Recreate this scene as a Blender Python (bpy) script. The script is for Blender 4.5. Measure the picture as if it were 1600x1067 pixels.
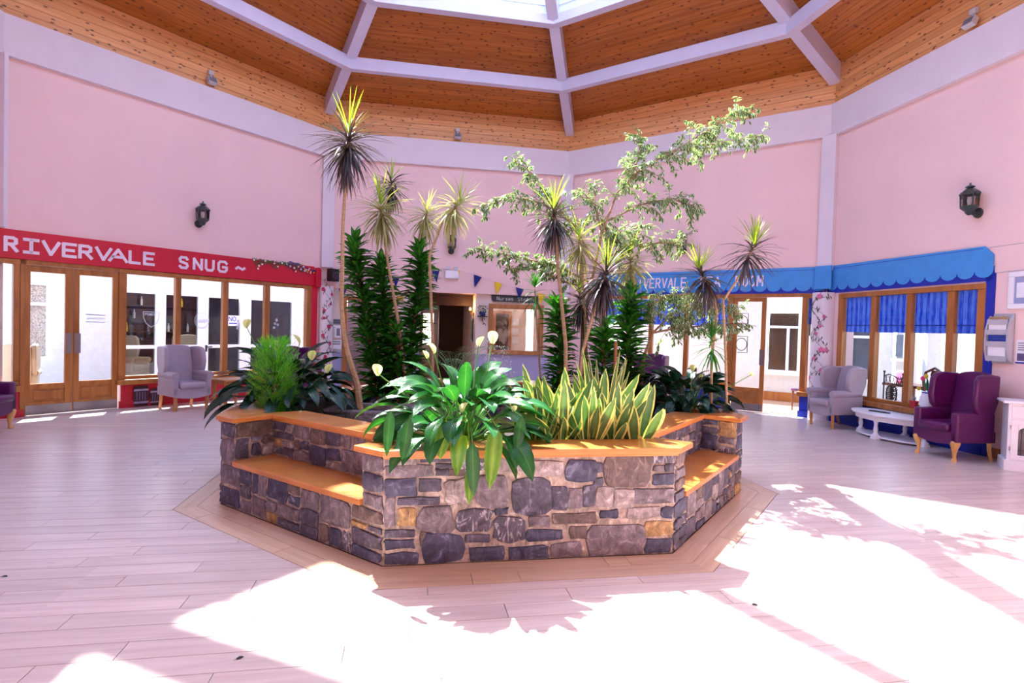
import bpy, bmesh, math, random
from math import sin, cos, pi, radians, sqrt, atan2, tan
from mathutils import Vector, Matrix, Quaternion, noise as mnoise
random.seed(7)
sc = bpy.context.scene
COL = sc.collection
for _o in list(bpy.data.objects):
    bpy.data.objects.remove(_o, do_unlink=True)

# ---------------------------------------------------------------- camera
EYE = Vector((0, 0, 1.6))
PITCH, ROLL, FPX = 0.0236, 0.0286, 875.54
_c, _s, _cp, _sp = cos(ROLL), sin(ROLL), cos(PITCH), sin(PITCH)
C_RIGHT = Vector((_c, _s * _sp, _s * _cp))
C_DOWN = Vector((_s, -_c * _sp, -_c * _cp))
C_FWD = Vector((0, _cp, -_sp))
cam_d = bpy.data.cameras.new('camera')
cam = bpy.data.objects.new('camera', cam_d)
COL.objects.link(cam)
cam.matrix_world = Matrix(((C_RIGHT.x, -C_DOWN.x, -C_FWD.x, EYE.x), (C_RIGHT.y, -C_DOWN.y, -C_FWD.y, EYE.y),
                           (C_RIGHT.z, -C_DOWN.z, -C_FWD.z, EYE.z), (0, 0, 0, 1)))
cam_d.sensor_width = 36.0
cam_d.lens = FPX / 1600 * 36
cam_d.clip_start = 0.02
sc.camera = cam

# ---------------------------------------------------------------- sky, sun, exposure
SUN_DIR = Vector((2.81, -5.21, -8.3)).normalized()
world = bpy.data.worlds.new('sky'); sc.world = world; world.use_nodes = True
wn = world.node_tree.nodes; wl = world.node_tree.links; wn.clear()
wo = wn.new('ShaderNodeOutputWorld'); wb = wn.new('ShaderNodeBackground')
sky = wn.new('ShaderNodeTexSky'); sky.sky_type = 'NISHITA'; sky.sun_disc = False
sky.sun_elevation = math.asin(-SUN_DIR.z)
sky.sun_rotation = atan2(-SUN_DIR.x, -SUN_DIR.y)
sky.air_density = 1.0; sky.dust_density = 0.8; sky.ozone_density = 1.0
wl.new(sky.outputs[0], wb.inputs[0]); wl.new(wb.outputs[0], wo.inputs[0])
wb.inputs[1].default_value = 0.8
sun_d = bpy.data.lights.new('sun', 'SUN'); sun = bpy.data.objects.new('sun', sun_d); COL.objects.link(sun)
sun_d.energy = 16.0; sun_d.angle = radians(0.7); sun_d.color = (1.0, 0.97, 0.93)
sun.rotation_euler = SUN_DIR.to_track_quat('-Z', 'Y').to_euler(); sun.location = (-6, 14, 16)
sc.view_settings.view_transform = 'Standard'; sc.view_settings.look = 'None'
sc.view_settings.gamma = 1.0; sc.view_settings.use_curve_mapping = False
sc.view_settings.exposure = 0.84
sc.cycles.max_bounces = 10; sc.cycles.diffuse_bounces = 6; sc.cycles.transparent_max_bounces = 24
sc.cycles.sample_clamp_indirect = 8.0; sc.cycles.caustics_reflective = False; sc.cycles.caustics_refractive = False

# ---------------------------------------------------------------- helpers
def lin(c):
    return tuple(((v / 255) / 12.92 if v / 255 <= 0.04045 else ((v / 255 + 0.055) / 1.055) ** 2.4) for v in c)

MATS = {}
def _new(name):
    m = bpy.data.materials.new(name); m.use_nodes = True
    nt = m.node_tree; b = nt.nodes['Principled BSDF']
    MATS[name] = m
    return m, nt, nt.nodes, nt.links, b

def mat(name, rgb, rough=0.6, var=0.10, scale=6.0, bump=0.0, bscale=60.0, metal=0.0, rand=0.0, coat=0.0, stretch=None, spec=0.5, trans=0.0):
    """plain procedural material: noise-varied colour, optional bump and per-object variation"""
    m, nt, N, L, b = _new(name)
    col = lin(rgb)
    tc = N.new('ShaderNodeTexCoord'); mp = N.new('ShaderNodeMapping')
    L.new(tc.outputs['Object'], mp.inputs[0])
    if stretch: mp.inputs['Scale'].default_value = stretch
    nz = N.new('ShaderNodeTexNoise'); nz.inputs['Scale'].default_value = scale; nz.inputs['Detail'].default_value = 4
    L.new(mp.outputs[0], nz.inputs[0])
    mr = N.new('ShaderNodeMapRange'); mr.inputs[1].default_value = 0.3; mr.inputs[2].default_value = 0.7
    mr.inputs[3].default_value = 1 - var; mr.inputs[4].default_value = 1 + var
    L.new(nz.outputs[0], mr.inputs[0])
    mul = N.new('ShaderNodeMix'); mul.data_type = 'RGBA'; mul.blend_type = 'MULTIPLY'; mul.inputs[0].default_value = 1
    mul.inputs[6].default_value = (*col, 1)
    L.new(mr.outputs[0], mul.inputs[7])
    out = mul.outputs[2]
    if rand:
        oi = N.new('ShaderNodeObjectInfo'); r2 = N.new('ShaderNodeMapRange')
        r2.inputs[3].default_value = 1 - rand; r2.inputs[4].default_value = 1 + rand
        L.new(oi.outputs['Random'], r2.inputs[0])
        m2 = N.new('ShaderNodeMix'); m2.data_type = 'RGBA'; m2.blend_type = 'MULTIPLY'; m2.inputs[0].default_value = 1
        L.new(out, m2.inputs[6]); L.new(r2.outputs[0], m2.inputs[7]); out = m2.outputs[2]
    L.new(out, b.inputs['Base Color'])
    b.inputs['Roughness'].default_value = rough; b.inputs['Metallic'].default_value = metal
    b.inputs['Specular IOR Level'].default_value = spec
    if coat: b.inputs['Coat Weight'].default_value = coat; b.inputs['Coat Roughness'].default_value = 0.15
    if trans: b.inputs['Transmission Weight'].default_value = trans
    if bump:
        n2 = N.new('ShaderNodeTexNoise'); n2.inputs['Scale'].default_value = bscale; n2.inputs['Detail'].default_value = 5
        L.new(mp.outputs[0], n2.inputs[0])
        bp = N.new('ShaderNodeBump'); bp.inputs['Strength'].default_value = bump; bp.inputs['Distance'].default_value = 0.01
        L.new(n2.outputs[0], bp.inputs['Height']); L.new(bp.outputs[0], b.inputs['Normal'])
    return m

def wood(name, c1, c2, rough=0.45, knots=None, k2d=False, grain=(1.5, 40, 40), rand=0.12, coat=0.0, kscale=(3.2, 9.0, 9.0), kr=0.12, kdark=(70, 30, 12)):
    """boards: grain along local x, optional dark knots"""
    m, nt, N, L, b = _new(name)
    tc = N.new('ShaderNodeTexCoord'); oi = N.new('ShaderNodeObjectInfo')
    add = N.new('ShaderNodeVectorMath'); add.operation = 'ADD'
    sca = N.new('ShaderNodeVectorMath'); sca.operation = 'SCALE'; sca.inputs[0].default_value = (37.1, 11.3, 5.7)
    L.new(oi.outputs['Random'], sca.inputs['Scale'])
    L.new(tc.outputs['Object'], add.inputs[0]); L.new(sca.outputs[0], add.inputs[1])
    mp = N.new('ShaderNodeMapping'); mp.inputs['Scale'].default_value = grain
    L.new(add.outputs[0], mp.inputs[0])
    nz = N.new('ShaderNodeTexNoise'); nz.inputs['Scale'].default_value = 1.0; nz.inputs['Detail'].default_value = 5; nz.inputs['Distortion'].default_value = 0.6
    L.new(mp.outputs[0], nz.inputs[0])
    cr = N.new('ShaderNodeValToRGB')
    cr.color_ramp.elements[0].position = 0.3; cr.color_ramp.elements[0].color = (*lin(c1), 1)
    cr.color_ramp.elements[1].position = 0.7; cr.color_ramp.elements[1].color = (*lin(c2), 1)
    L.new(nz.outputs[0], cr.inputs[0])
    r2 = N.new('ShaderNodeMapRange'); r2.inputs[3].default_value = 1 - rand; r2.inputs[4].default_value = 1 + rand
    L.new(oi.outputs['Random'], r2.inputs[0])
    m2 = N.new('ShaderNodeMix'); m2.data_type = 'RGBA'; m2.blend_type = 'MULTIPLY'; m2.inputs[0].default_value = 1
    L.new(cr.outputs[0], m2.inputs[6]); L.new(r2.outputs[0], m2.inputs[7])
    out = m2.outputs[2]
    if knots:
        mk = N.new('ShaderNodeMapping'); mk.inputs['Scale'].default_value = kscale
        if k2d:
            sp_ = N.new('ShaderNodeSeparateXYZ'); cb_ = N.new('ShaderNodeCombineXYZ'); L.new(add.outputs[0], sp_.inputs[0]); L.new(sp_.outputs[0], cb_.inputs[0]); L.new(sp_.outputs[2], cb_.inputs[1]); L.new(cb_.outputs[0], mk.inputs[0])
        else: L.new(add.outputs[0], mk.inputs[0])
        vo = N.new('ShaderNodeTexVoronoi'); vo.voronoi_dimensions = '2D' if k2d else '3D'; vo.inputs['Scale'].default_value = 1.0; vo.inputs['Randomness'].default_value = 1.0
        L.new(mk.outputs[0], vo.inputs['Vector'])
        k = N.new('ShaderNodeMapRange'); k.inputs[1].default_value = kr * 0.55; k.inputs[2].default_value = kr
        k.inputs[3].default_value = knots; k.inputs[4].default_value = 0.0
        L.new(vo.outputs['Distance'], k.inputs[0])
        m3 = N.new('ShaderNodeMix'); m3.data_type = 'RGBA'; m3.inputs[7].default_value = (*lin(kdark), 1)
        L.new(k.outputs[0], m3.inputs[0]); L.new(out, m3.inputs[6]); out = m3.outputs[2]
    L.new(out, b.inputs['Base Color']); b.inputs['Roughness'].default_value = rough
    if coat: b.inputs['Coat Weight'].default_value = coat; b.inputs['Coat Roughness'].default_value = 0.2
    bp = N.new('ShaderNodeBump'); bp.inputs['Strength'].default_value = 0.08; bp.inputs['Distance'].default_value = 0.004
    L.new(nz.outputs[0], bp.inputs['Height']); L.new(bp.outputs[0], b.inputs['Normal'])
    return m

def glass(name, tint=(0.96, 0.98, 1.0), refl=1.0):
    m, nt, N, L, b = _new(name); N.remove(b)
    o = N['Material Output']; t = N.new('ShaderNodeBsdfTransparent'); t.inputs[0].default_value = (*tint, 1)
    g = N.new('ShaderNodeBsdfGlossy'); g.inputs['Roughness'].default_value = 0.02
    f = N.new('ShaderNodeFresnel'); f.inputs[0].default_value = 1.35
    mm = N.new('ShaderNodeMath'); mm.operation = 'MULTIPLY'; mm.inputs[1].default_value = refl
    L.new(f.outputs[0], mm.inputs[0])
    mx = N.new('ShaderNodeMixShader'); L.new(mm.outputs[0], mx.inputs[0]); L.new(t.outputs[0], mx.inputs[1]); L.new(g.outputs[0], mx.inputs[2])
    L.new(mx.outputs[0], o.inputs[0])
    return m

def emit(name, rgb, strength):
    m, nt, N, L, b = _new(name)
    b.inputs['Base Color'].default_value = (*lin(rgb), 1)
    b.inputs['Emission Color'].default_value = (*lin(rgb), 1); b.inputs['Emission Strength'].default_value = strength
    return m

def leafmat(name, stops, rough=0.35, transl=0.25, veins=0.0, rand=0.15, spec=0.5, lgain=1.6):
    """leaf: colour runs from midrib (0) to margin (1) across the UV; a little light passes through"""
    m, nt, N, L, b = _new(name)
    o = N['Material Output']
    uv = N.new('ShaderNodeTexCoord'); sx = N.new('ShaderNodeSeparateXYZ'); L.new(uv.outputs['UV'], sx.inputs[0])
    a = N.new('ShaderNodeMath'); a.operation = 'SUBTRACT'; a.inputs[1].default_value = 0.5; L.new(sx.outputs[0], a.inputs[0])
    ab = N.new('ShaderNodeMath'); ab.operation = 'ABSOLUTE'; L.new(a.outputs[0], ab.inputs[0])
    d = N.new('ShaderNodeMath'); d.operation = 'MULTIPLY'; d.inputs[1].default_value = 2.0; L.new(ab.outputs[0], d.inputs[0])
    nz = N.new('ShaderNodeTexNoise'); nz.inputs['Scale'].default_value = 9.0; nz.inputs['Detail'].default_value = 3
    L.new(uv.outputs['Object'], nz.inputs[0])
    cr = N.new('ShaderNodeValToRGB')
    e = cr.color_ramp.elements
    e[0].position = stops[0][0]; e[0].color = (*lin(stops[0][1]), 1)
    e[1].position = stops[-1][0]; e[1].color = (*lin(stops[-1][1]), 1)
    for p, c in stops[1:-1]:
        q = e.new(p); q.color = (*lin(c), 1)
    L.new(d.outputs[0], cr.inputs[0])
    mr = N.new('ShaderNodeMapRange'); mr.inputs[1].default_value = 0.25; mr.inputs[2].default_value = 0.75
    mr.inputs[3].default_value = 1 - rand; mr.inputs[4].default_value = 1 + rand
    L.new(nz.outputs[0], mr.inputs[0])
    m2 = N.new('ShaderNodeMix'); m2.data_type = 'RGBA'; m2.blend_type = 'MULTIPLY'; m2.inputs[0].default_value = 1
    L.new(cr.outputs[0], m2.inputs[6]); L.new(mr.outputs[0], m2.inputs[7])
    L.new(m2.outputs[2], b.inputs['Base Color']); b.inputs['Roughness'].default_value = rough
    b.inputs['Specular IOR Level'].default_value = spec
    if veins:
        w = N.new('ShaderNodeTexWave'); w.inputs['Scale'].default_value = 5.0; w.bands_direction = 'Y'
        mpv = N.new('ShaderNodeMapping'); L.new(uv.outputs['UV'], mpv.inputs[0])
        cmb = N.new('ShaderNodeCombineXYZ'); mm = N.new('ShaderNodeMath'); mm.operation = 'SUBTRACT'
        sc_ = N.new('ShaderNodeMath'); sc_.operation = 'MULTIPLY'; sc_.inputs[1].default_value = 0.35; L.new(d.outputs[0], sc_.inputs[0])
        L.new(sx.outputs[1], mm.inputs[0]); L.new(sc_.outputs[0], mm.inputs[1]); L.new(mm.outputs[0], cmb.inputs[1])
        L.new(cmb.outputs[0], w.inputs[0])
        bp = N.new('ShaderNodeBump'); bp.inputs['Strength'].default_value = veins; bp.inputs['Distance'].default_value = 0.01
        L.new(w.outputs[0], bp.inputs['Height']); L.new(bp.outputs[0], b.inputs['Normal'])
    if transl:
        t = N.new('ShaderNodeBsdfTranslucent')
        g = N.new('ShaderNodeMix'); g.data_type = 'RGBA'; g.blend_type = 'MULTIPLY'; g.inputs[0].default_value = 1
        g.inputs[7].default_value = (lgain, lgain, lgain * 0.4, 1); L.new(m2.outputs[2], g.inputs[6]); L.new(g.outputs[2], t.inputs[0])
        mx = N.new('ShaderNodeMixShader'); mx.inputs[0].default_value = transl
        L.new(b.outputs[0], mx.inputs[1]); L.new(t.outputs[0], mx.inputs[2]); L.new(mx.outputs[0], o.inputs[0])
    return m

class MB:
    """collects shapes and links them as ONE mesh object"""
    def __init__(s): s.v = []; s.f = []; s.uv = None
    def add(s, vs, fs, M=None):
        n = len(s.v)
        s.v += [tuple(M @ Vector(p)) if M else tuple(p) for p in vs]
        s.f += [tuple(i + n for i in f) for f in fs]; return s
    def box(s, x0, x1, y0, y1, z0, z1, M=None):
        return s.add([(x0, y0, z0), (x1, y0, z0), (x1, y1, z0), (x0, y1, z0), (x0, y0, z1), (x1, y0, z1), (x1, y1, z1), (x0, y1, z1)],
                     [(0, 3, 2, 1), (4, 5, 6, 7), (0, 1, 5, 4), (1, 2, 6, 5), (2, 3, 7, 6), (3, 0, 4, 7)], M)
    def prism(s, poly, z0, z1, M=None):
        n = len(poly)
        a = sum(poly[i][0] * poly[(i + 1) % n][1] - poly[(i + 1) % n][0] * poly[i][1] for i in range(n))
        if a < 0: poly = poly[::-1]
        vs = [(x, y, z0) for x, y in poly] + [(x, y, z1) for x, y in poly]
        fs = [tuple(range(n - 1, -1, -1)), tuple(range(n, 2 * n))] + [(i, (i + 1) % n, n + (i + 1) % n, n + i) for i in range(n)]
        return s.add(vs, fs, M)
    def plate(s, poly, y0, y1, M=None):
        """polygon in x,z extruded along y"""
        n = len(poly)
        a = sum(poly[i][0] * poly[(i + 1) % n][1] - poly[(i + 1) % n][0] * poly[i][1] for i in range(n))
        if a < 0: poly = poly[::-1]
        vs = [(x, y0, z) for x, z in poly] + [(x, y1, z) for x, z in poly]
        fs = [tuple(range(n)), tuple(range(2 * n - 1, n - 1, -1))] + [((i + 1) % n, i, n + i, n + (i + 1) % n) for i in range(n)]
        return s.add(vs, fs, M)
    def tube(s, pts, r, n=8, M=None, cap=True, flat=1.0):
        pts = [Vector(p) for p in pts]
        if not isinstance(r, (list, tuple)): r = [r] * len(pts)
        vs = []; fs = []
        ref = Vector((0, 0, 1))
        d0 = (pts[1] - pts[0]).normalized()
        if abs(d0.dot(ref)) > 0.9: ref = Vector((1, 0, 0))
        u = d0.cross(ref).normalized()
        for i, p in enumerate(pts):
            d = (pts[min(i + 1, len(pts) - 1)] - pts[max(i - 1, 0)]).normalized()
            u = (u - d * u.dot(d)).normalized(); w = d.cross(u)
            for k in range(n):
                a = 2 * pi * k / n
                vs.append(tuple(p + (u * cos(a) + w * sin(a) * flat) * r[i]))
        for i in range(len(pts) - 1):
            for k in range(n):
                k2 = (k + 1) % n
                fs.append((i * n + k, i * n + k2, (i + 1) * n + k2, (i + 1) * n + k))
        if cap:
            fs.append(tuple(range(n - 1, -1, -1))); fs.append(tuple((len(pts) - 1) * n + k for k in range(n)))
        return s.add(vs, fs, M)
    def lathe(s, prof, n=16, M=None):
        vs = []; fs = []
        for r, z in prof:
            for k in range(n): vs.append((r * cos(2 * pi * k / n), r * sin(2 * pi * k / n), z))
        for i in range(len(prof) - 1):
            for k in range(n):
                k2 = (k + 1) % n
                fs.append((i * n + k, i * n + k2, (i + 1) * n + k2, (i + 1) * n + k))
        fs.append(tuple(range(n - 1, -1, -1))); fs.append(tuple((len(prof) - 1) * n + k for k in range(n)))
        return s.add(vs, fs, M)
    def ball(s, c, r, n=10, m=6):
        if not isinstance(r, (list, tuple)): r = (r, r, r)
        prof = [(max(1e-4, sin(pi * i / m)), -cos(pi * i / m)) for i in range(m + 1)]
        return s.lathe(prof, n, Matrix.Translation(c) @ Matrix.Diagonal((*r, 1)))
    def rbox(s, x0, x1, y0, y1, z0, z1, r=0.03, M=None, seg=2):
        """cushion-like box with rounded edges"""
        bm = bmesh.new(); bmesh.ops.create_cube(bm, size=1)
        for v in bm.verts:
            v.co = Vector((x0 + (v.co.x + .5) * (x1 - x0), y0 + (v.co.y + .5) * (y1 - y0), z0 + (v.co.z + .5) * (z1 - z0)))
        bmesh.ops.bevel(bm, geom=bm.edges[:], offset=r, segments=seg, profile=0.5, affect='EDGES')
        bm.verts.index_update()
        s.add([v.co.copy() for v in bm.verts], [tuple(v.index for v in f.verts) for f in bm.faces], M); bm.free(); return s
    def mesh(s, name, smooth=False, ang=40):
        me = bpy.data.meshes.new(name); me.from_pydata(s.v, [], s.f); me.update()
        if s.uv:
            ul = me.uv_layers.new(name='UVMap')
            ul.data.foreach_set('uv', [c for f in me.loops for c in s.uv[f.vertex_index]])
        if smooth:
            me.polygons.foreach_set('use_smooth', [True] * len(me.polygons))
            if ang < 180: me.set_sharp_from_angle(angle=radians(ang))
        return me
    def build(s, name, m, parent=None, smooth=False, bevel=0.0, ang=40, M=None):
        o = bpy.data.objects.new(name, s.mesh(name, smooth, ang)); COL.objects.link(o)
        o.data.materials.append(MATS[m] if isinstance(m, str) else m)
        if parent: o.parent = parent
        if M: o.matrix_local = M
        if bevel:
            bv = o.modifiers.new('bevel', 'BEVEL'); bv.width = bevel; bv.segments = 2; bv.limit_method = 'ANGLE'
        return o

def tag(o, label=None, cat=None, group=None, kind=None):
    if label: o['label'] = label
    if cat: o['category'] = cat
    if group: o['group'] = group
    if kind: o['kind'] = kind
    return o
def thing(name, label, cat, loc=(0, 0, 0), rz=0.0, group=None, kind=None, M=None):
    o = bpy.data.objects.new(name, None); COL.objects.link(o); o.empty_display_size = 0.1
    if M is not None: o.matrix_world = M
    else: o.location = loc; o.rotation_euler = (0, 0, rz)
    return tag(o, label, cat, group, kind)
def inst(me, name, m, parent, M=None):
    o = bpy.data.objects.new(name, me); COL.objects.link(o); o.parent = parent
    if m and not me.materials: me.materials.append(MATS[m])
    if M is not None: o.matrix_local = M
    return o
def copy_tree(o, parent=None):
    c = o.copy(); COL.objects.link(c); c.parent = parent
    for ch in o.children: copy_tree(ch, c)
    return c
def Rz(a): return Matrix.Rotation(a, 4, 'Z')
def T(x, y=0, z=0): return Matrix.Translation((x, y, z) if not isinstance(x, Vector) else x)

def pix(X, Y):
    return C_FWD + C_RIGHT * ((X - 800) / FPX) + C_DOWN * ((Y - 533.5) / FPX)
def at(X, Y, depth):
    """the point at distance `depth` along world +Y seen at photo position X,Y"""
    d = pix(X, Y); return EYE + d * (depth / d.y)
def on_floor(X, Y, z=0.0):
    d = pix(X, Y); return EYE + d * ((z - 1.6) / d.z)

# ---------------------------------------------------------------- the octagonal hall
CX, CY, AP, TH = -0.3283, 6.8284, 7.0667, 0.5688
def corner(k, ap=AP):
    R = ap / cos(pi / 8); t = TH + k * pi / 4
    return Vector((CX + R * cos(t), CY + R * sin(t), 0))
SIDE = (corner(0) - corner(1)).length
def wf(k):
    """wall frame: x along the wall to the right seen from inside, y outward, z up; origin at its left corner"""
    L, R = corner(k + 1), corner(k)
    t = (R - L).normalized()
    return T(L) @ Rz(atan2(t.y, t.x))
def wfpt(k, s, y, z): return wf(k) @ Vector((s, y, z))
def facet(mb, k, ap0, ap1, z00, z01, z10, z11, M=None):
    """a strip of wall side k between two apothems: bottom z00/z10, top z01/z11 (at ap0 / ap1)"""
    a, b_, c, d = corner(k + 1, ap0), corner(k, ap0), corner(k, ap1), corner(k + 1, ap1)
    vs = [(*a.xy, z00), (*b_.xy, z00), (*c.xy, z10), (*d.xy, z10), (*a.xy, z01), (*b_.xy, z01), (*c.xy, z11), (*d.xy, z11)]
    return mb.add(vs, [(0, 3, 2, 1), (4, 5, 6, 7), (0, 1, 5, 4), (1, 2, 6, 5), (2, 3, 7, 6), (3, 0, 4, 7)], M)
KA, KB, KC, KD = 2, 1, 0, 7
WNAME = {2: 'wall_left', 1: 'wall_back_left', 0: 'wall_back_right', 7: 'wall_right', 3: 'wall_far_left', 4: 'wall_front_left', 5: 'wall_front', 6: 'wall_front_right'}
H0, H1, ZF, SLOPE = 5.4707, 6.084, 6.86, 0.402
def zroof(ap): return ZF + SLOPE * (AP - ap)
# ---------------------------------------------------------------- materials
mat('pink_plaster', (242, 208, 206), 0.85, 0.03, 1.2, 0.25, 90)
mat('white_plaster', (226, 216, 226), 0.8, 0.03, 2, 0.15, 80)
mat('cream_plaster', (232, 214, 204), 0.85, 0.03, 2, 0.2, 80)
mat('lilac_paint', (168, 168, 206), 0.6, 0.03, 2)
mat('beam_paint', (205, 200, 226), 0.5, 0.03, 3)
mat('curb_paint', (225, 234, 240), 0.5, 0.02, 3)
wood('pine', (158, 86, 26), (190, 116, 46), 0.42, knots=0.85, k2d=True, grain=(1.2, 26, 26), rand=0.10, kscale=(3.4, 17, 1), kr=0.13, kdark=(84, 34, 10))  # slope boards, darkened so their shade sits in the colour
wood('pine_upstand_lit', (212, 144, 84), (236, 176, 116), 0.42, knots=0.85, k2d=True, grain=(1.2, 26, 26), rand=0.10, kscale=(3.4, 8, 1), kr=0.12, kdark=(84, 34, 10))  # same wood as the slopes, lightened: its brighter light is put into the colour
mat('groove', (70, 36, 14), 0.8)
wood('oak_floor', (206, 188, 184), (228, 212, 208), 0.28, knots=0.35, grain=(1.4, 22, 22), rand=0.07, kscale=(1.6, 6, 6), kr=0.05, kdark=(110, 84, 70))
wood('oak_border', (206, 172, 144), (226, 198, 172), 0.28, knots=0.35, grain=(1.4, 22, 22), rand=0.07, kscale=(1.6, 6, 6), kr=0.06, kdark=(96, 70, 56))
mat('floor_joint', (96, 80, 76), 0.8)
wood('frame_oak', (150, 88, 34), (184, 118, 56), 0.4, grain=(9, 9, 1.2), rand=0.05, coat=0.1)
wood('cap_oak', (186, 112, 50), (214, 142, 74), 0.3, grain=(3, 3, 20), rand=0.05, coat=0.3)
mat('red_paint', (204, 14, 50), 0.45, 0.05, 3)
mat('red_dado', (188, 8, 40), 0.5, 0.06, 3)
mat('blue_awning', (66, 148, 222), 0.6, 0.06, 5, 0.2, 60)
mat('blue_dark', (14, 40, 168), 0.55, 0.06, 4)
mat('white_letter', (238, 222, 236), 0.5, 0.03)
mat('upvc', (236, 240, 246), 0.35, 0.02)
mat('render_wall', (214, 218, 220), 0.9, 0.05, 14, 0.5, 120)
mat('silver_paint', (196, 196, 206), 0.35, 0.05, 10, metal=0.25)
mat('steel', (150, 142, 146), 0.35, 0.06, 20, metal=0.9)
mat('black_iron', (26, 28, 34), 0.45, 0.1)
mat('lantern_green', (48, 62, 64), 0.4, 0.15, 20)
mat('black_plastic', (22, 20, 26), 0.4, 0.1)
mat('grey_plastic', (196, 194, 200), 0.4, 0.05)
mat('white_gloss', (240, 238, 246), 0.3, 0.02)
mat('paper', (238, 236, 244), 0.7, 0.03)
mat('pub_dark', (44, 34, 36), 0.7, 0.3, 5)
mat('brown_dark', (64, 30, 24), 0.6, 0.2, 5)
mat('court_floor', (176, 170, 170), 0.6, 0.06, 6)
glass('window_glass')
glass('roof_glass', (0.97, 0.99, 1.0), 0.6)
glass('dimming_roof_glass', (0.62, 0.69, 0.72), 0.5)  # tint added to dim the daylight falling into the annexes
glass('lamp_glass', (0.8, 0.8, 0.78), 1.0)
mat('etched', (205, 214, 222), 0.7, 0.02)

# ---------------------------------------------------------------- walls
def wall_piece(mb, s0, s1, z0, z1, y0=0.0, y1=0.3): mb.box(s0, s1, y0, y1, z0, z1)
WALL = {}
def wall_obj(k, pieces, m='pink_plaster', label=''):
    mb = MB()
    for p in pieces: wall_piece(mb, *p)
    o = mb.build(WNAME[k], m); o.matrix_world = wf(k); tag(o, label, 'wall', kind='structure'); WALL[k] = o; return o
S = SIDE
EXT = 0.13
wall_obj(KA, [(-EXT, S + EXT, 2.45, H1), (1.65, 5.62, 0, 0.41), (-EXT, 0.3, 0, 0.41), (5.47, S + EXT, 0.41, 2.45), (5.62, S + EXT, 0, 0.41), (-EXT, 0.03, 0.41, 2.45)],
         label='pale pink plaster wall above the red snug shopfront')
wall_obj(KB, [(-EXT, S + EXT, 2.43, H1)], label='pale pink plaster wall above the dark corridor and nurses window')
wall_obj(KC, [(-EXT, S + EXT, 2.45, H1), (-EXT, 1.05, 0, 2.45), (1.05, 4.0, 0, 0.41), (5.44, S + EXT, 0, 0.41), (5.76, S + EXT, 0.41, 2.45)],
         label='pink plaster wall with the lettered blue tea room fascia')
wall_obj(KD, [(-EXT, S + EXT, 2.40, H1), (-EXT, 3.06, 0, 0.42), (3.06, S + EXT, 0, 2.40), (-EXT, 0.37, 0.42, 2.40)],
         label='pink plaster wall with the notice frame and brochure rack')
for k in (3, 4, 6):
    wall_obj(k, [(-EXT, S + EXT, 0, H1)], label={3: 'plain pink wall out of view past the snug', 4: 'plain pink wall left behind the viewpoint', 6: 'plain pink wall right behind the viewpoint'}[k])
wall_obj(5, [(-EXT, S + EXT, 2.5, H1), (-EXT, 0.6, 0, 2.5), (S - 0.6, S + EXT, 0, 2.5), (0.3, 0.6, 0, 2.5, 0.3, 3.0), (S - 0.6, S - 0.3, 0, 2.5, 0.3, 3.0),
             (0.3, S - 0.3, 0, 2.5, 3.0, 3.2), (0.3, S - 0.3, 2.5, 2.7, 0.3, 3.2)], label='pink wall with entrance lobby behind the viewpoint')
TN = [0]
def trim(mb, m, label, M=None, cat='trim'):
    TN[0] += 1
    o = mb.build('trim_%d' % TN[0], m)
    if M is not None: o.matrix_world = M
    return tag(o, label, cat, kind='structure')
sides = {2: 'above the red snug', 1: 'above the nurses station', 0: 'above the tea room lettering', 7: 'above the tea room windows on the right',
         3: 'far left out of view', 4: 'behind left of the viewpoint', 5: 'behind the viewpoint', 6: 'behind right of the viewpoint'}
for k in range(8):
    mb = MB(); facet(mb, k, AP - 0.10, AP + 0.02, H0, H1, H0, H1)
    trim(mb, 'white_plaster', 'white painted ring beam band ' + sides[k])
# corner pilasters (upper) and round columns (lower)
cname = {3: 'at the far left edge of the photo', 2: 'between the snug and the nurses corner', 1: 'behind the tall plants in the middle', 0: 'between the two tea room fronts',
         4: 'far left out of view', 5: 'left of the lobby', 6: 'right of the lobby', 7: 'right out of view'}
for k in range(8):
    c = corner(k, AP - 0.0); a = TH + k * pi / 4
    M = T(c) @ Rz(a)
    mb = MB(); w = 0.135 if k != 3 else 0.03
    mb.prism([(-0.16, -w), (0.12, -w), (0.12, w), (-0.16, w)], 2.9 if k != 1 else 2.43, H0 + 0.02)
    trim(mb, 'white_plaster', 'white flat corner pilaster ' + cname[k], M, 'pilaster')

# ---------------------------------------------------------------- floor
FA = radians(10.0898)          # planks run along the back-left wall
fl = MB(); fl.prism([tuple(corner(k, AP + 0.3).xy) for k in range(8)], -0.14, -0.012)
floor = fl.build('floor', 'floor_joint'); tag(floor, 'pale limed oak plank floor of the octagonal hall', 'floor', kind='structure')
PC = Vector((-0.2388, 6.2992, 0)); PB, PH = 2.4763, 1.0266       # planter centre, apothem, half side
FD = TH + pi / 8 + 5 * pi / 4                                   # its front faces this way
BORD = PB + 0.335
def inside_oct(x, y, ap, c, a0):
    return all((x - c.x) * cos(a0 + i * pi / 4) + (y - c.y) * sin(a0 + i * pi / 4) < ap for i in range(8))
def clip(poly, nx, ny, d, keep_less=True):
    out = []
    sg = 1 if keep_less else -1
    for i in range(len(poly)):
        p, q = poly[i], poly[(i + 1) % len(poly)]
        a = sg * (p[0] * nx + p[1] * ny - d); b = sg * (q[0] * nx + q[1] * ny - d)
        if a <= 0: out.append(p)
        if (a < 0 < b) or (b < 0 < a):
            t = a / (a - b); out.append((p[0] + (q[0] - p[0]) * t, p[1] + (q[1] - p[1]) * t))
    return out
PW, PL, GAP = 0.158, 1.36, 0.0022
rest = MB(); near = []
ca, sa = cos(FA), sin(FA)
rnd = random.Random(3)
full_me = None
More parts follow.
